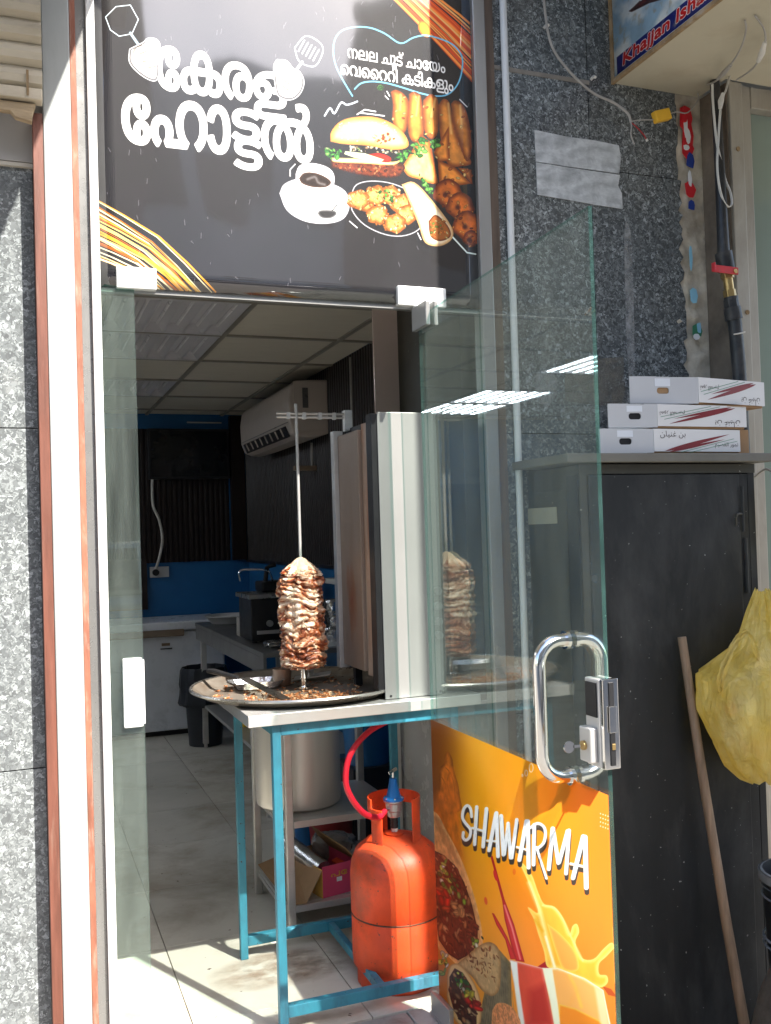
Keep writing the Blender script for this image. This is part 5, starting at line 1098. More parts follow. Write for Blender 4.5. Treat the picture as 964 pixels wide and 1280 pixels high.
# ================================================================== GRILL
gr = thing('shawarma_grill', 'tall stainless vertical grill with heat-stained burner face on the table', 'grill', (1.18, .3, .934))
Box(1.040, 1.240, .098, .102, .936, 1.826).build('side_panel', M['steel_panel'], gr, bevel=.0015)
for x in (1.058, 1.225):
    for z in (.945,): MB().tube([(x, .0965, z), (x, .098, z)], .004, 8).build('screw', M['black_metal'], gr)
Box(1.020, 1.045, .103, .150, .965, 1.822).build('edge_frame', M['black_metal'], gr, bevel=.002)
Box(1.022, 1.0395, .151, .200, 1.0, 1.80).build('burner_return', M['steel_rust'], gr, bevel=.002)
Box(1.010, 1.05, .2005, .405, 1.012, 1.782).build('burner_face', M['burner'], gr, bevel=.003)
Box(.996, 1.03, .406, .440, 1.0, 1.80).build('burner_return', M['steel'], gr, bevel=.002)
Box(1.051, 1.238, .104, .44, 1.0, 1.81).build('housing', M['black_metal'], gr, bevel=.003)
for x, y in ((1.06, .14), (1.06, .41), (1.215, .41)): Box(x-.012, x+.012, y-.012, y+.012, .935, .9995).build('foot', M['black_metal'], gr)
for i, z in enumerate((1.262, 1.215, 1.166, 1.122)):
    kn = MB().tube([(1.222, .0975, z), (1.222, .080, z)], .0125, 18).build('knob', M['brass'] if False else M['alu'], gr, bevel=.002)
for k_ in (0, 1): MB().tube([(.800, .405, 1.845+.012*k_), (1.052, .405, 1.845+.012*k_)], .0042, 8).build('spit_arm', M['steel'], gr)
for x in (.84, .895, .95, 1.0): Box(x-.006, x+.006, .399, .411, 1.838, 1.862).build('spit_arm_spacer', M['steel'], gr, bevel=.001)
Box(1.035, 1.06, .39, .42, 1.80, 1.87).build('arm_bracket', M['steel'], gr)

# ================================================================== SPIT WITH MEAT
KX, KY = .868, .405
sp = thing('kebab_spit', 'vertical steel spit with a browned cylinder of stacked roasted meat', 'spit', (KX, KY, .937))
MB().tube([(KX, KY, .962), (KX, KY, 1.89)], .0052, 12).build('rod', M['steel'], sp)
MB().lathe([(.0, 0), (.022, 0), (.022, .006), (.010, .009), (.0095, .078), (.0, .078)], (KX, KY, .943), 20).build('base_socket', M['chrome'], sp)
MB().lathe([(.0, 0), (.06, 0), (.06, .004), (.0, .004)], (KX, KY, 1.018), 30).build('support_disc', M['steel'], sp)
def meat():
    V = []; F = []; n = 190; H = 300; z0, z1 = 1.012, 1.372
    for j in range(H+1):
        v = j/H; z = z0+(z1-z0)*v
        pr = .070-.004*v
        if v > .86: pr *= max(.02, 1-((v-.86)/.14)**1.35*.96)
        if v < .04: pr *= .80+.2*(v/.04)
        if .83 < v < .87: pr *= .93
        for i in range(n):
            a = 2*math.pi*i/n; c, s_ = math.cos(a), math.sin(a)
            zz = z*50+2.2*mnoise.noise(Vector((c*1.1, s_*1.1, z*9))); Li = math.floor(zz); t_ = zz-Li     # stacked slices with drooping edges
            lay = mnoise.noise(Vector((c*1.7+Li*3.1, s_*1.7, Li*7.7)))+.6*mnoise.noise(Vector((c*4.2, s_*4.2+Li*2.3, Li*1.9)))
            blob = mnoise.noise(Vector((c*3.2+4, s_*3.2, z*30)))
            fine = mnoise.noise(Vector((c*11, s_*11, z*150)))+.5*mnoise.noise(Vector((c*24, s_*24, z*330)))
            r = pr+.0110*lay+.0065*blob+.0022*fine+.0062*(math.sin(math.pi*min(1, t_*1.25+.05 if t_ < .76 else 1)) if t_ < .76 else -.2)+.005*mnoise.noise(Vector((c*1.4+2, s_*1.4, z*16)))
            if v > .9: r = pr*(1+.25*blob)+.0015*fine
            V.append((KX+r*c+.003*math.sin(v*7), KY+r*s_, z+.004*mnoise.noise(Vector((c*5, s_*5, z*60+9)))))
    for j in range(H):
        for i in range(n): i2 = (i+1) % n; F.append((j*n+i, j*n+i2, (j+1)*n+i2, (j+1)*n+i))
    F.append(tuple(reversed(range(n)))); F.append(tuple(H*n+i for i in range(n))); return MB().add(V, F, True)
mt = meat().build('meat', M['meat'], sp, sharp=180)
cap = MB(); V = []; F = []; n = 60; H = 30
for j in range(H+1):
    v = j/H; z = 1.318+.060*v
    for i in range(n):
        a = 2*math.pi*i/n; c, s_ = math.cos(a), math.sin(a); r = (.062*(1-v)**.72+.004)*(1+.16*mnoise.noise(Vector((c*2.2, s_*2.2, z*30)))+.06*mnoise.noise(Vector((c*7, s_*7, z*120)))); V.append((KX+r*c+.004*(1-v), KY+r*s_, z+.008*mnoise.noise(Vector((c*2.5, s_*2.5, 3)))*(1-v)))
for j in range(H):
    for i in range(n): i2 = (i+1) % n; F.append((j*n+i, j*n+i2, (j+1)*n+i2, (j+1)*n+i))
F.append(tuple(reversed(range(n)))); cap.add(V, F, True).build('fat_cap', M['fat'], sp, sharp=180)
fl2 = MB(); q = random.Random(21)      # loose flaps of meat standing off the stack
for k in range(220):
    a = q.uniform(0, 2*math.pi); v = q.uniform(.0, .9); z = 1.012+.36*v; r = .068-.004*v+q.uniform(-.003, .006)
    if v > .86: r *= .8
    c, s_ = math.cos(a), math.sin(a); P0 = Vector((KX+r*c, KY+r*s_, z)); t = Vector((-s_, c, q.uniform(-.4, .4))).normalized(); o_ = Vector((c, s_, q.uniform(-1.4, .4))).normalized(); w_ = q.uniform(.003, .013); l_ = q.uniform(.004, .013)
    p = [P0-t*w_*.5-o_*.004, P0+t*w_*.5-o_*.004, P0+t*w_*.4+o_*l_*.5+Vector((0, 0, .002)), P0-t*w_*.4+o_*l_*.6, P0+t*w_*.2+o_*l_+Vector((0, 0, -.002)), P0-t*w_*.25+o_*l_*.9]
    n_ = t.cross(o_)*.0018; pp = p+[x+n_ for x in p]
    fl2.add(pp, [(0, 1, 2, 3), (3, 2, 4, 5), (9, 8, 7, 6), (11, 10, 8, 9), (0, 6, 7, 1), (1, 7, 8, 2), (2, 8, 10, 4), (4, 10, 11, 5), (5, 11, 9, 3), (3, 9, 6, 0)], False)
fl2.build('meat_flaps', M['meat'], sp, kind='stuff')

# ================================================================== TRAY AND WHAT LIES ON IT
TX, TY = .852, .405
tr = thing('round_tray', 'large round worn steel tray with grease and scraps under the spit', 'tray', (TX, TY, .935))
MB().lathe([(0, .0), (.298, .0), (.318, .004), (.348, .026), (.348, .028), (.316, .0065), (.297, .0025), (0, .0025)], (TX, TY, .9355), 72).build('pan', M['tray'], tr)
MB().lathe([(.348, .025), (.350, .0205), (.3565, .0215), (.359, .026), (.356, .0305), (.348, .0295)], (TX, TY, .9355), 72).build('rim', M['rim'], tr)
sc = MB(); q = random.Random(8)
for k in range(420):
    rr = .29*math.sqrt(q.random()); a = q.uniform(0, 6.28); x, y = TX+rr*math.cos(a), TY+rr*math.sin(a)
    if k < 260:
        x, y = .82+q.gauss(0, .085), .25+q.gauss(0, .05)
        if (x-TX)**2+(y-TY)**2 > .275**2: continue
    s_ = q.uniform(.0015, .006); ax = Vector((math.cos(a*3), math.sin(a*3), q.uniform(-.3, .3))).normalized()
    sc.obox((x, y, .9395+s_*.3), ax, Vector((-ax.y, ax.x, 0)).normalized(), (0, 0, 1), s_*q.uniform(.7, 2.2), s_*.6, s_*.35)
tag(sc.build('meat_scraps', M['scrap'], kind='stuff', origin=(.82, .28, .938)), 'small brown meat scraps scattered over the tray', 'food scraps')
kn = thing('carving_knife', 'broad dark steel carving blade resting on the tray', 'knife', (.75, .33, .945))
MB().add([(.662, .43, .985), (.690, .45, .986), (.775, .235, .942), (.742, .225, .942), (.662, .43, .987), (.690, .45, .988), (.775, .235, .9445), (.742, .225, .9445)], [(3, 2, 1, 0), (4, 5, 6, 7), (0, 1, 5, 4), (1, 2, 6, 5), (2, 3, 7, 6), (3, 0, 4, 7)]).build('blade', M['knife'], kn)
MB().tube([(.655, .45, .989), (.600, .56, 1.000), (.585, .59, 1.0)], [.007, .010, .008], 10).build('handle', M['black_metal'], kn)
fp = thing('foil_tray', 'crumpled shallow foil tray lying on the round tray', 'foil tray', (.73, .52, .94))
m = MB(); V = []; F = []; n = 28
for j, (s_, z) in enumerate(((.62, .002), (.80, .004), (1.0, .026), (1.08, .028))):
    for i in range(n):
        a = 2*math.pi*i/n; k = (abs(math.cos(a))**5+abs(math.sin(a))**5)**(-1/5); V.append((.735+.088*s_*k*math.cos(a)+q.uniform(-.002, .002), .52+.06*s_*k*math.sin(a), .9385+z+q.uniform(-.0015, .0015)))
for j in range(3):
    for i in range(n): F.append((j*n+i, j*n+(i+1) % n, (j+1)*n+(i+1) % n, (j+1)*n+i))
F.append(tuple(range(n))); m.add(V, F); m.build('foil', M['foil'], fp)
cu_ = thing('sauce_cup', 'small brownish steel cup beside the foot of the spit', 'cup', (.845, .55, .938))
MB().lathe([(0, 0), (.030, 0), (.034, .055), (.036, .056), (.033, .057), (.029, .003), (0, .003)], (.83, .545, .9385), 26).build('cup', M['steel_rust'], cu_)
dp = thing('flat_scraper', 'flat square grey steel scraper at the back of the tray', 'scraper', (.95, .60, .94))
MB().obox((.955, .60, .952), Vector((.9, -.35, .12)).normalized(), Vector((.35, .9, 0)).normalized(), Vector((-.1, 0, 1)).normalized(), .065, .045, .0015).build('plate', M['steel'], dp)
MB().lathe([(0, 0), (.022, 0), (.026, .03), (.023, .03), (.02, .003), (0, .003)], (.935, .60, .953), 20).build('steel_bowl', M['chrome'], dp)

# ================================================================== GAS CYLINDER
GX, GY = 1.124, .275
gc = thing('gas_cylinder', 'worn orange gas cylinder standing under the table', 'gas cylinder', (GX, GY, 0))
MB().lathe([(.0, .022), (.085, .025), (.130, .040), (.147, .062), (.149, .09), (.149, .216), (.147, .219), (.147, .222), (.1495, .225), (.1495, .345), (.145, .385), (.130, .420), (.095, .448), (.045, .463), (.0, .466)], (GX, GY, 0), 64).build('body', M['orange_gas'], gc, sharp=50)
MB().lathe([(.1485, 0), (.1501, .001), (.1501, .004), (.1485, .005)], (GX, GY, .2185), 64).build('weld_band', M['weld'], gc)
MB().lathe([(.128, .0), (.135, .0), (.135, .045), (.126, .052), (.122, .045)], (GX, GY, .001), 48).build('foot_ring', M['orange_gas'], gc)
def arc_sheet(r, a0, a1, z0, z1, th_=.004, seg=24):
    m = MB(); V = []; F = []; n = seg+1
    for rr, zz in ((r, z0), (r, z1), (r+th_, z1), (r+th_, z0)):
        for k in range(n): a = a0+(a1-a0)*k/seg; V.append((GX+rr*math.cos(a), GY+rr*math.sin(a), zz))
    for b in range(4):
        b2 = (b+1) % 4
        for k in range(seg): F.append((b*n+k, b*n+k+1, b2*n+k+1, b2*n+k))
    F.append((0, n, 2*n, 3*n)); F.append((3*n+seg, 2*n+seg, n+seg, seg)); return m.add(V, F, True)
col = MB()
for a0, a1, z0, z1 in ((R(190), R(222), .425, .560), (R(292), R(325), .425, .560), (R(-5), R(10), .43, .560), (R(85), R(125), .425, .560), (R(-68), R(190), .545, .588)):
    s_ = arc_sheet(.083, a0, a1, z0, z1); col.add(s_.v, s_.f, True)
col.build('collar', M['orange_gas'], gc, bevel=.0015)
MB().lathe([(.0, 0), (.030, 0), (.032, .006), (.020, .010), (.0, .010)], (GX, GY, .462), 24).build('valve_boss', M['orange_gas'], gc)
MB().lathe([(.0, 0), (.011, 0), (.012, .012), (.0, .012)], (GX, GY, .471), 16).build('valve_seal', M['cable_white'], gc)
rgx = thing('gas_regulator', 'blue and silver gas regulator screwed on the cylinder valve', 'regulator', (GX, GY, .483))
MB().lathe([(0, 0), (.012, 0), (.0135, .006), (.012, .012), (.0135, .018), (.012, .024), (.013, .036), (0, .036)], (GX, GY, .4835), 20).build('coupling', M['black_metal'], rgx)
MB().lathe([(0, 0), (.020, 0), (.0225, .004), (.0225, .018), (.026, .022), (.027, .045), (.033, .050), (.033, .054), (0, .054)], (GX, GY, .520), 28).build('metal_body', M['alu'], rgx)
MB().lathe([(0, 0), (.034, 0), (.034, .006), (.024, .012), (.019, .030), (.014, .055), (.012, .070), (0, .071)], (GX, GY, .5745), 28).build('blue_cap', M['blue_reg'], rgx)
for k in range(6):
    a = k*math.pi/3+.3; MB().tube([(GX+.030*math.cos(a), GY+.030*math.sin(a), .570), (GX+.030*math.cos(a), GY+.030*math.sin(a), .585)], .003, 6).build('bolt', M['chrome'], rgx)
MB().tube([(GX, GY, .645), (GX, GY, .665)], .004, 8).build('spindle', M['chrome'], rgx)
MB().obox((GX, GY, .668), Vector((.9, .2, .35)).normalized(), (0, 1, 0), Vector((-.35, 0, .9)).normalized(), .017, .003, .005).build('wing_screw', M['chrome'], rgx, bevel=.001)
MB().tube([(GX-.020, GY-.01, .548), (GX-.045, GY-.02, .546)], .007, 10).build('hose_tail', M['chrome'], rgx)
tag(MB().tube(spline([(GX-.040, GY-.02, .546), (1.04, .20, .548), (.985, .17, .575), (.940, .155, .63), (.920, .15, .69), (.938, .155, .765), (1.0, .165, .825), (1.08, .175, .855), (1.16, .18, .868), (1.2, .19, .885), (1.22, .20, .897)], 8), .0095, 12).build('gas_hose', M['red_hose']), 'bright red rubber hose curving from the regulator to the grill', 'hose')

# ================================================================== RACK BEHIND THE TABLE
rk = thing('steel_rack', 'low two-shelf stainless rack behind the blue table', 'rack', (1.1, .97, 0))
RX0, RX1, RY0, RY1 = .895, 1.325, .755, 1.19
for x, y in ((RX0, RY0), (RX0-.02, RY1), (RX1, RY0), (RX1, RY1)): Box(x-.0145, x+.0145, y-.0145, y+.0145, .001, .86).build('leg', M['steel'], rk, bevel=.003)
for z in (.405, .10):
    Box(RX0-.02, RX1+.01, RY0+.012, RY1+.012, z-.012, z).build('shelf', M['steel'], rk, bevel=.002)
    Box(RX0+.015, RX1-.015, RY0-.013, RY0+.011, z-.026, z-.0005).build('shelf_edge', M['steel'], rk, bevel=.002)
    Box(RX0-.024, RX0-.004, RY0+.016, RY1-.016, z-.028, z-.0125).build('shelf_edge', M['steel'], rk, bevel=.002)
tag(MB().lathe([(0, 0), (.150, 0), (.163, .010), (.166, .03), (.166, .36), (.170, .365), (.164, .368), (.160, .36), (.158, .02), (0, .012)], (.998, .985, .4055), 56).build('cooking_pot', M['aluminium_pot']), 'large dull aluminium pot on the rack under the table', 'pot')
cbx = thing('open_carton', 'open pink and yellow carton with brown flaps on the lower shelf', 'carton', (1.03, .9, .10))
a = R(28); ex = Vector((math.cos(R(12)), math.sin(R(12)), 0)); ey = Vector((-math.sin(R(12)), math.cos(R(12)), 0)); o = Vector((1.02, .765, .1005))
def OB(x0, x1, y0, y1, z0, z1): return MB().obox(o+ex*(x0+x1)/2+ey*(y0+y1)/2+Vector((0, 0, (z0+z1)/2)), ex, ey, (0, 0, 1), (x1-x0)/2, (y1-y0)/2, (z1-z0)/2)
OB(0, .155, 0, .003, 0, .115).build('front_panel', M['pink'], cbx)
OB(-.003, 0, 0, .28, 0, .105).build('side_panel', M['yellow_card'], cbx)
OB(.155, .158, 0, .28, 0, .105).build('side_panel', M['pink'], cbx)
OB(0, .155, .277, .28, 0, .105).build('back_panel', M['card_brown'], cbx)
OB(0, .155, .003, .277, 0, .003).build('base', M['card_brown'], cbx)
MB().add([o+ex*.0+Vector((0, 0, .105)), o+ey*.27+Vector((0, 0, .105)), o+ex*-.14+ey*.26+Vector((0, 0, .085)), o+ex*-.13+ey*.02+Vector((0, 0, .0)), o+ex*-.08+ey*-.02+Vector((0, 0, .01))], [(0, 1, 2, 3, 4)]).build('flap', M['card_brown'], cbx).modifiers.new('s', 'SOLIDIFY').thickness = .003
MB().add([o+ex*.155+Vector((0, 0, .105)), o+ex*.155+ey*.27+Vector((0, 0, .105)), o+ex*.10+ey*.27+Vector((0, 0, .185)), o+ex*.10+Vector((0, 0, .165))], [(0, 1, 2, 3)]).build('flap', M['card_brown'], cbx).modifiers.new('s', 'SOLIDIFY').thickness = .003
text_mesh('lettering', '\u0d2a\u0d47', M['yellow_card'], cbx, fit_text(tuple(o+ex*.035+ey*-.001+Vector((0, 0, .070))), tuple(ex), (0, 0, 1), tuple(-ey), .07, .018), bold=.01)
OB(.060, .082, -.0015, 0, .05, .066).build('white_mark', M['print_white'], cbx)
tag(MB().tube([o+ex*.03+ey*.05+Vector((0, 0, .085)), o+ex*.0+ey*.30+Vector((0, 0, .135))], .034, 20).build('foil_roll', M['foil']), 'shiny foil roll lying in the open carton', 'foil roll')
def crumple(c, s, mat_, name, label, cat, seed, grp=None, rot=0):
    m = MB(); V = []; F = []; n = 18
    for j in range(n+1):
        for i in range(n*2):
            th_, ph = math.pi*j/n, math.pi*i/n; d = Vector((math.sin(th_)*math.cos(ph), math.sin(th_)*math.sin(ph), math.cos(th_)))
            e_ = Vector([math.copysign(abs(x)**.5, x) for x in d]); k = 1+.16*mnoise.noise(e_*2.6+Vector((seed, 0, 0)))+.08*mnoise.noise(e_*7+Vector((0, seed, 0)))
            p = Vector((e_.x*s[0]*k, e_.y*s[1]*k, e_.z*s[2]*k)); p.rotate(Matrix.Rotation(rot, 3, 'Z')); V.append(p+Vector(c))
    for j in range(n):
        for i in range(n*2): i2 = (i+1) % (2*n); F.append((j*2*n+i, j*2*n+i2, (j+1)*2*n+i2, (j+1)*2*n+i))
    return tag(m.add(V, F, True).build(name, mat_, sharp=30), label, cat, grp)
crumple((1.155, 1.06, .185), (.085, .05, .055), M['plastic_wrap'], 'wrapped_pack', 'grey plastic-wrapped pack leaning behind the open carton', 'package', 2, None, -.5)
crumple((1.255, .97, .165), (.055, .08, .045), M['plastic_wrap'], 'wrapped_pack', 'grey plastic-wrapped pack nearest the gas cylinder on the shelf', 'package', 5, None, -.3)
tag(MB().obox((1.205, .90, .150), Vector((.8, .5, .15)).normalized(), Vector((-.5, .8, 0)).normalized(), Vector((-.12, -.07, 1)).normalized(), .05, .03, .008).build('paper_packet', M['card_white'], bevel=.002), 'small white paper packet on top of the wrapped packs', 'packet')
tag(MB().obox((1.15, .93, .175), Vector((.9, .2, .3)).normalized(), Vector((-.2, .9, 0)).normalized(), Vector((-.3, 0, .9)).normalized(), .03, .03, .004).build('orange_label', M['orange_gas']), 'small orange card lying on the wrapped packs', 'card')
tag(MB().lathe([(0, 0), (.085, 0), (.10, .20), (.103, .205), (.095, .205), (.08, .01), (0, .01)], (1.26, 1.42, .0), 30).build('red_bucket', M['red_plastic']), 'dark red plastic bucket on the floor behind the rack', 'bucket')
tag(MB().lathe([(0, 0), (.05, 0), (.055, .22), (.03, .25), (0, .25)], (1.17, 1.50, .0), 24).build('blue_bottle', M['blue_reg']), 'blue plastic container on the floor behind the rack', 'container')
tag(MB().lathe([(0, 0), (.10, 0), (.115, .25), (.10, .26), (0, .26)], (1.47, 1.5, .40), 24).build('blue_tub', M['bluewall']), 'dark blue tub showing beside the pot under the table', 'tub')
Box(1.36, 1.60, 1.38, 1.62, 0, .3995).build('storage_box', M['bin'])
tag(bpy.data.objects['storage_box'], 'dark storage box in the shade beneath the blue tub', 'box')

# ================================================================== BACK OF THE SHOP
fz = thing('chest_freezer', 'white chest freezer against the blue back wall', 'freezer', (.6, 4.8, 0))
Box(-.15, 1.42, 4.52, 5.08, .04, .765).build('body', M['white_enamel'], fz, bevel=.012)
Box(-.16, 1.43, 4.50, 5.09, .775, .84).build('lid', M['white_enamel'], fz, bevel=.010)
Box(.45, 1.115, 4.47, 4.499, .735, .785).build('handle', M['handle_brown'], fz, bevel=.006)
Box(.955, 1.015, 4.513, 4.519, .665, .685).build('badge', M['handle_brown'], fz)
Box(.945, 1.03, 4.513, 4.519, .640, .648).build('badge', M['black_metal'], fz)
Box(-.13, 1.40, 4.56, 5.05, .0, .039).build('plinth', M['black_metal'], fz)
bn = thing('waste_bin', 'dark bin lined with a black bag under the steel table', 'bin', (1.19, 3.97, 0))
MB().lathe([(0, 0), (.115, 0), (.145, .50), (.15, .51), (0, .50)], (1.19, 4.12, .001), 30).build('body', M['bin'], bn)
MB().lathe([(.14, .50), (.150, .545), (.160, .52), (.172, .42), (.170, .36), (.178, .30), (.165, .28), (.148, .33)], (1.19, 4.12, .001), 44, wob=lambda a, i: 1+.05*math.sin(9*a+i)+.03*math.sin(17*a)).build('bag_liner', M['bin'], bn)
st = thing('steel_worktable', 'stainless worktable along the right wall at the back', 'table', (1.45, 3.1, 0))
Box(1.150, 1.735, 2.15, 4.20, .825, .850).build('table_top', M['steel_dull'], st, bevel=.003)
Box(1.152, 1.170, 2.16, 4.19, .735, .8245).build('apron', M['steel_dull'], st, bevel=.002)
Box(1.152, 1.73, 4.172, 4.19, .735, .8245).build('apron', M['steel_dull'], st, bevel=.002)
for x, y in ((1.168, 3.99), (1.168, 2.2), (1.70, 2.2), (1.70, 3.99)): MB().box(x-.018, x+.018, y-.018, y+.018, .03, .735).tube([(x, y, 0), (x, y, .03)], .012, 10).build('leg', M['steel'], st, bevel=.002)
Box(1.16, 1.72, 2.2, 4.1, .28, .30).build('under_shelf', M['steel'], st, bevel=.002)
tag(Box(1.23, 1.31, 3.05, 3.15, .301, .42).build('yellow_canister', M['yellow_plastic'], bevel=.006), 'yellow canister on the under-shelf of the worktable', 'canister')
tag(MB().lathe([(0, .004), (.13, .004), (.168, .052), (.178, .055), (.178, .060), (.165, .058), (.125, .012), (0, .012)], (1.36, 3.98, .8505), 44).build('basin', M['white_plastic']), 'shallow white plastic basin on the steel worktable', 'basin')
tag(Box(1.22, 1.345, 2.96, 3.12, .851, .965).build('food_box', M['wallp'], bevel=.004), 'small beige box beside the black appliance', 'box')
ap = thing('dark_appliance', 'dark countertop grill machine with levers on the worktable', 'appliance', (1.34, 2.75, .85))
Box(1.20, 1.46, 2.62, 2.94, .861, 1.10).build('body', M['black_metal'], ap, bevel=.006)
Box(1.185, 1.475, 2.60, 2.96, 1.10, 1.125).build('top_plate', M['alu_dark'], ap, bevel=.003)
for x in (1.22, 1.44): Box(x-.012, x+.012, 2.63, 2.66, .8505, .8608).build('foot', M['black_metal'], ap)
Box(1.23, 1.43, 2.612, 2.6195, .90, .92).build('trim', M['steel'], ap)
MB().tube([(1.30, 2.61, .96), (1.30, 2.585, .96)], .018, 14).build('knob', M['alu'], ap)
Box(1.29, 1.44, 2.72, 2.90, 1.13, 1.19).build('upper_plate', M['black_metal'], ap, bevel=.01)
MB().tube([(1.42, 2.74, 1.16), (1.41, 2.60, 1.21), (1.40, 2.55, 1.24)], .012, 10).build('lever', M['black_metal'], ap)
MB().tube(spline([(1.36, 2.74, 1.19), (1.33, 2.72, 1.25), (1.25, 2.72, 1.262), (1.165, 2.72, 1.258), (1.163, 2.72, 1.20)], 4), .006, 8).build('spout', M['chrome'], ap)
MB().tube([(1.31, 2.75, 1.13), (1.33, 2.75, 1.27), (1.38, 2.75, 1.285)], .014, 8).build('bracket', M['black_metal'], ap)
for k, (x, y, z, s_) in enumerate(((1.635, 2.40, .895, .045), (1.645, 2.38, .975, .045), (1.64, 2.42, 1.050, .042))):
    crumple((x, y, z), (.075, .06, s_), M['foil'], 'foil_bundle', ('lowest', 'middle', 'topmost')[k]+' silver foil bundle of the stack behind the spit', 'foil bundle', 11+k, 'foil bundles stacked behind the spit')
tag(MB().obox((1.58, 2.28, .8555), (1, 0, 0), (0, 1, 0), (0, 0, 1), .10, .12, .005).build('white_board', M['white_plastic'], bevel=.003), 'white cutting board on the near end of the worktable', 'board')
crumple((1.30, 2.36, .872), (.09, .06, .018), M['foil'], 'foil_sheet', 'loose foil sheet at the near end of the worktable', 'foil', 31)
tag(MB().lathe([(0, 0), (.045, 0), (.048, .11), (.050, .112), (.044, .112), (.042, .004), (0, .004)], (1.60, 3.35, .8505), 24).build('steel_container', M['steel']), 'open steel utensil container behind the dark appliance', 'container')
for k_, (dx, dy) in enumerate(((.0, .0), (.015, .01), (-.014, .006))): tag(MB().tube([(1.60+dx, 3.35+dy, .86), (1.60+dx*3, 3.35+dy*4, 1.08)], .005, 6).tube([(1.60+dx*3, 3.35+dy*4, 1.08), (1.60+dx*3.3, 3.35+dy*4.4, 1.13)], .014, 8, flat=.3).build('ladle', M['alu_dark']), ('ladle upright in the steel container, straightest one', 'ladle leaning right in the steel container', 'ladle leaning left in the steel container')[k_], 'ladle')
a2_ = thing('dark_mixer', 'second dark machine beside the grill machine, behind the meat', 'appliance', (1.60, 2.95, .85))
Box(1.50, 1.70, 2.85, 3.1, .851, 1.09).build('body', M['black_metal'], a2_, bevel=.02)
MB().lathe([(0, 0), (.07, 0), (.085, .09), (.08, .11), (0, .12)], (1.60, 2.97, 1.09), 24).build('hopper', M['steel_dull'], a2_)
Box(1.56, 1.64, 2.843, 2.8495, .92, .98).build('switch_plate', M['red_plastic'], a2_)
Box(1.60, 1.745, 1.85, 2.5, 1.175, 1.205).build('white_wall_shelf', M['white_plastic'], bevel=.004); tag(bpy.data.objects['white_wall_shelf'], 'white shelf on the right wall seen just behind the meat', 'shelf')
# air conditioner
ac = thing('air_conditioner', 'white split air conditioner high on the right wall', 'air conditioner', (1.62, 3.4, 2.05))
pr = [(1.752, 2.385), (1.56, 2.378), (1.515, 2.34), (1.500, 2.25), (1.505, 2.12), (1.530, 2.055), (1.575, 2.035), (1.645, 2.03), (1.752, 2.06)]
MB().prism(pr, 'Y', 2.80, 4.14).build('housing', M['ac_white'], ac, bevel=.012)
Box(1.497, 1.5025, 2.83, 4.11, 2.125, 2.128).build('panel_gap', M['ac_grey'], ac)
MB().prism([(1.506, 2.112), (1.500, 2.108), (1.528, 2.046), (1.534, 2.050)], 'Y', 2.9, 4.05).build('air_outlet', M['black_metal'], ac)
for k in range(8): MB().obox((1.512, 3.0+k*.135, 2.082), Vector((.42, 0, -.9)).normalized(), (0, 1, 0), Vector((.9, 0, .42)).normalized(), .026, .004, .008).build('vane', M['ac_white'], ac)
Box(1.585, 1.620, 2.790, 2.7925, 2.21, 2.33).build('display', M['ac_grey'], ac)
Box(1.53, 1.74, 2.7935, 2.799, 2.07, 2.37).build('end_cap', M['ac_white'], ac, bevel=.02)
tag(Box(1.742, 1.749, 2.36, 2.375, 1.3, 2.44).build('cable_duct', M['cable_grey']), 'pale vertical cable duct on the dark wall right of the air conditioner', 'cable duct')
sb = thing('wall_shelf_bracket', 'small pale bracket on the dark wall below the air conditioner', 'bracket', (1.70, 3.1, 1.86))
Box(1.60, 1.752, 3.06, 3.10, 1.855, 1.885).build('plate', M['handle_brown'], sb, bevel=.002)
MB().tube([(1.72, 3.08, 1.886), (1.72, 3.08, 2.03)], .008, 8).build('drain_pipe', M['cable_grey'], sb)
tv = thing('wall_screen', 'switched-off black screen high on the back wall', 'screen', (1.27, 5.05, 1.9))
Box(.955, 1.605, 5.03, 5.085, 1.93, 2.335).build('case', M['black'], tv, bevel=.006)
Box(.975, 1.585, 5.026, 5.0295, 1.95, 2.315).build('glass', M['car_glass'], tv)
Box(1.22, 1.34, 5.085, 5.102, 2.05, 2.2).build('mount', M['black_metal'], tv)
so = thing('wall_socket', 'white wall socket with a dark plug on the blue wall', 'socket', (1.03, 5.09, 1.2))
Box(.955, 1.105, 5.100, 5.119, 1.150, 1.235).build('plate', M['white_plastic'], so, bevel=.003)
MB().tube([(.998, 5.099, 1.19), (.998, 5.065, 1.19)], .026, 14).build('plug', M['black_metal'], so)
tag(MB().tube(spline([(.998, 5.07, 1.22), (1.03, 5.07, 1.32), (1.055, 5.07, 1.45), (1.035, 5.07, 1.6), (.99, 5.07, 1.72), (.985, 5.07, 1.86), (.985, 5.04, 1.93)], 6), .011, 8).build('power_cable', M['cable_white']), 'white cable running from the socket up to the screen', 'cable')
Box(1.28, 1.56, 5.098, 5.1125, 2.39, 2.40).build('white_conduit_stub', M['white_plastic'])
tag(bpy.data.objects['white_conduit_stub'], 'thin white trunking on the blue strip above the screen', 'trunking')

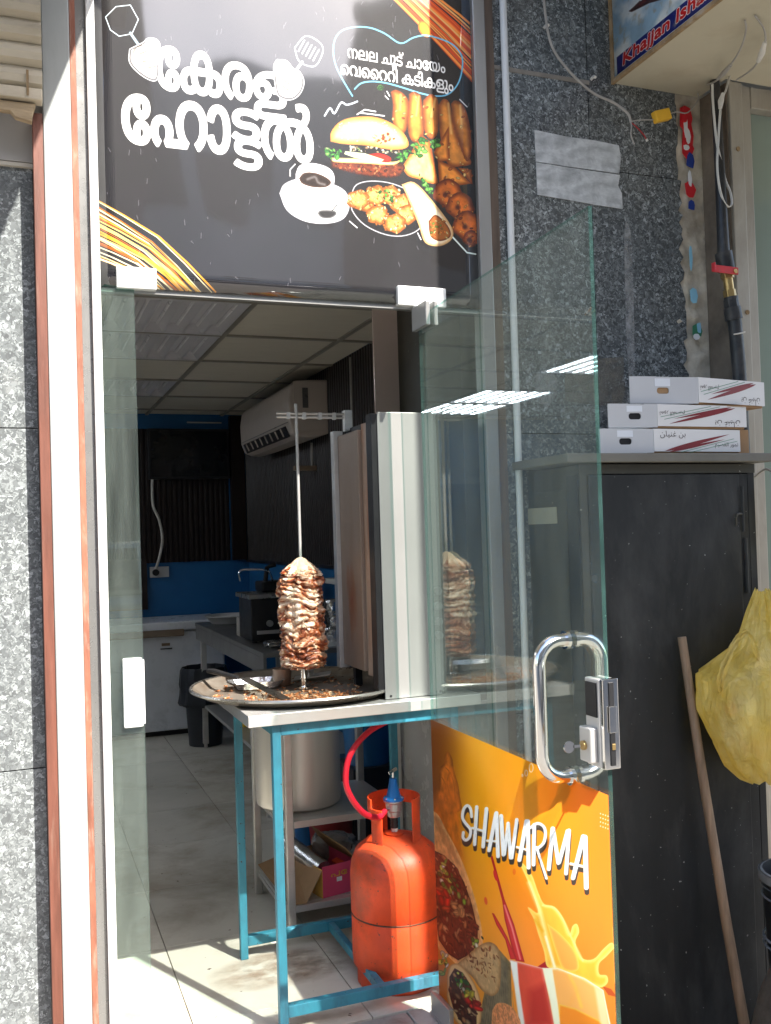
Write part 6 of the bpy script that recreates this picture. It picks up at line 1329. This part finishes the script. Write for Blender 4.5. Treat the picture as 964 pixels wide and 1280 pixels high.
# ================================================================== SHADING CANOPY, ADDED SHADE SHEET (above the frame) AND THE STREET BEHIND THE CAMERA
cn = MB().prism([(-3, -1.02), (.402, -1.02), (.402, .0), (-3, .0)], 'Z', 3.40, 3.43); cn.build('canopy_left', M['canopy'], kind='structure')
zc = 3.45; P = []
for z in (3.38, 2.9, 2.0, 1.0, .0, -.12): s_ = (zc-z)/1.10; P.append((1.215+.42*s_, -.91*s_))
P.append((1.215+.42*4.2, -.91*4.2))
MB().prism([(3.6, 0)]+[(1.23, 0)]+P+[(3.6, -3.9)], 'Z', 3.45, 3.48).build('shade_sheet_right', M['canopy'], kind='structure')  # unseen sheet added; its edge follows the sun to keep the right wall shaded
def op_building(x0, x1, h, label, seed):
    t = thing('opposite_building', label, 'building', ((x0+x1)/2, -16, -.12)); Box(x0, x1, -22, -15, -.12, h).build('wall', M['facade_op'], t)
    q = random.Random(seed); x = x0+.8
    while x < x1-1.6:
        for z in np.arange(.2, h-2, 3.0):
            if z < 1: Box(x, x+1.5, -15.0, -14.95, 0, 2.4).build('shop_door', M['black_metal'], t)
            else: wn = Box(x, x+1.2, -15.0, -14.93, z+.9, z+2.3).build('window', M['wallp'], t); Box(x+.08, x+1.12, -14.93, -14.915, z+.98, z+2.22).build('pane', M['car_glass'], wn)
        x += 2.4
    Box(x0-.1, x1+.1, -15.15, -14.8, h, h+.25).build('cornice', M['facade_op'], t)
op_building(-18, 2.4, 12.2, 'plain low block across the street, mirrored in the left glass', 1)
op_building(6.9, 26, 12.0, 'plain low block across the street, mirrored in the door sign', 2)
t = thing('opposite_building', 'paler set-back block between the two darker ones, mirrored in the sign', 'building', (4.6, -18, -.12)); Box(2.0, 7.4, -21.8, -17.5, -.12, 11.6).build('wall', M['pale_facade'], t)
for k in range(9): Box(2.5+(k % 3)*1.55, 3.5+(k % 3)*1.55, -17.5, -17.44, 2.2+(k//3)*3.1, 3.6+(k//3)*3.1).build('window', M['wallp'], t)
# parked car mirrored in the left sidelight
cr = thing('parked_car', 'silver parked car, seen mirrored in the narrow left glass', 'car', (.4, -7.2, -.12))
def carx(x): return .9+x
body = [(-2.15, .25), (-2.2, .55), (-2.12, .80), (-1.1, .95), (1.3, .98), (2.05, .92), (2.15, .6), (2.12, .25)]
MB().prism([(carx(x), z-.02) for x, z in body], 'Y', -8.0, -6.35).build('body', M['car_paint'], cr, bevel=.08)
cab = [(-1.15, .93), (-.35, 1.42), (.75, 1.47), (1.75, .96)]
c = MB(); n = 4; V = [(carx(x), -6.42-(z-.93)*.35, z) for x, z in cab]+[(carx(x), -7.93+(z-.93)*.35, z) for x, z in cab]
c.add(V, [(0, 1, 2, 3), (7, 6, 5, 4), (0, 4, 5, 1), (1, 5, 6, 2), (2, 6, 7, 3), (3, 7, 4, 0)]); c.build('cabin', M['car_paint'], cr, bevel=.05)
for xa, xb, xc, xd in ((-.95, -.35, .12, .12), (.22, .22, .72, 1.35)):
    MB().add([(carx(xa), -6.405, 1.0), (carx(xd), -6.405, 1.0), (carx(xc), -6.56, 1.38), (carx(xb), -6.56, 1.38)], [(0, 1, 2, 3)]).build('side_window', M['car_glass'], cr).modifiers.new('s', 'SOLIDIFY').thickness = .02
for x in (-1.4, 1.35):
    for y in (-6.45, -7.9):
        wh = MB().lathe([(0, -.1), (.22, -.1), (.31, -.09), (.33, 0), (.31, .09), (.22, .1), (0, .1)], (carx(x), y, .21), 28, axis='Y').build('wheel', M['tyre'], cr)
        MB().lathe([(0, .105), (.19, .105), (.2, .09)], (carx(x), y, .21), 20, axis='Y').build('rim', M['alu'], wh)
for z, x in ((.62, -2.17), (.62, 2.12)): Box(carx(x)-.03, carx(x)+.05, -6.75, -6.42, z, z+.14).build('headlight' if x < 0 else 'tail_light', M['white_plastic'] if x < 0 else M['red_plastic'], cr, bevel=.02)
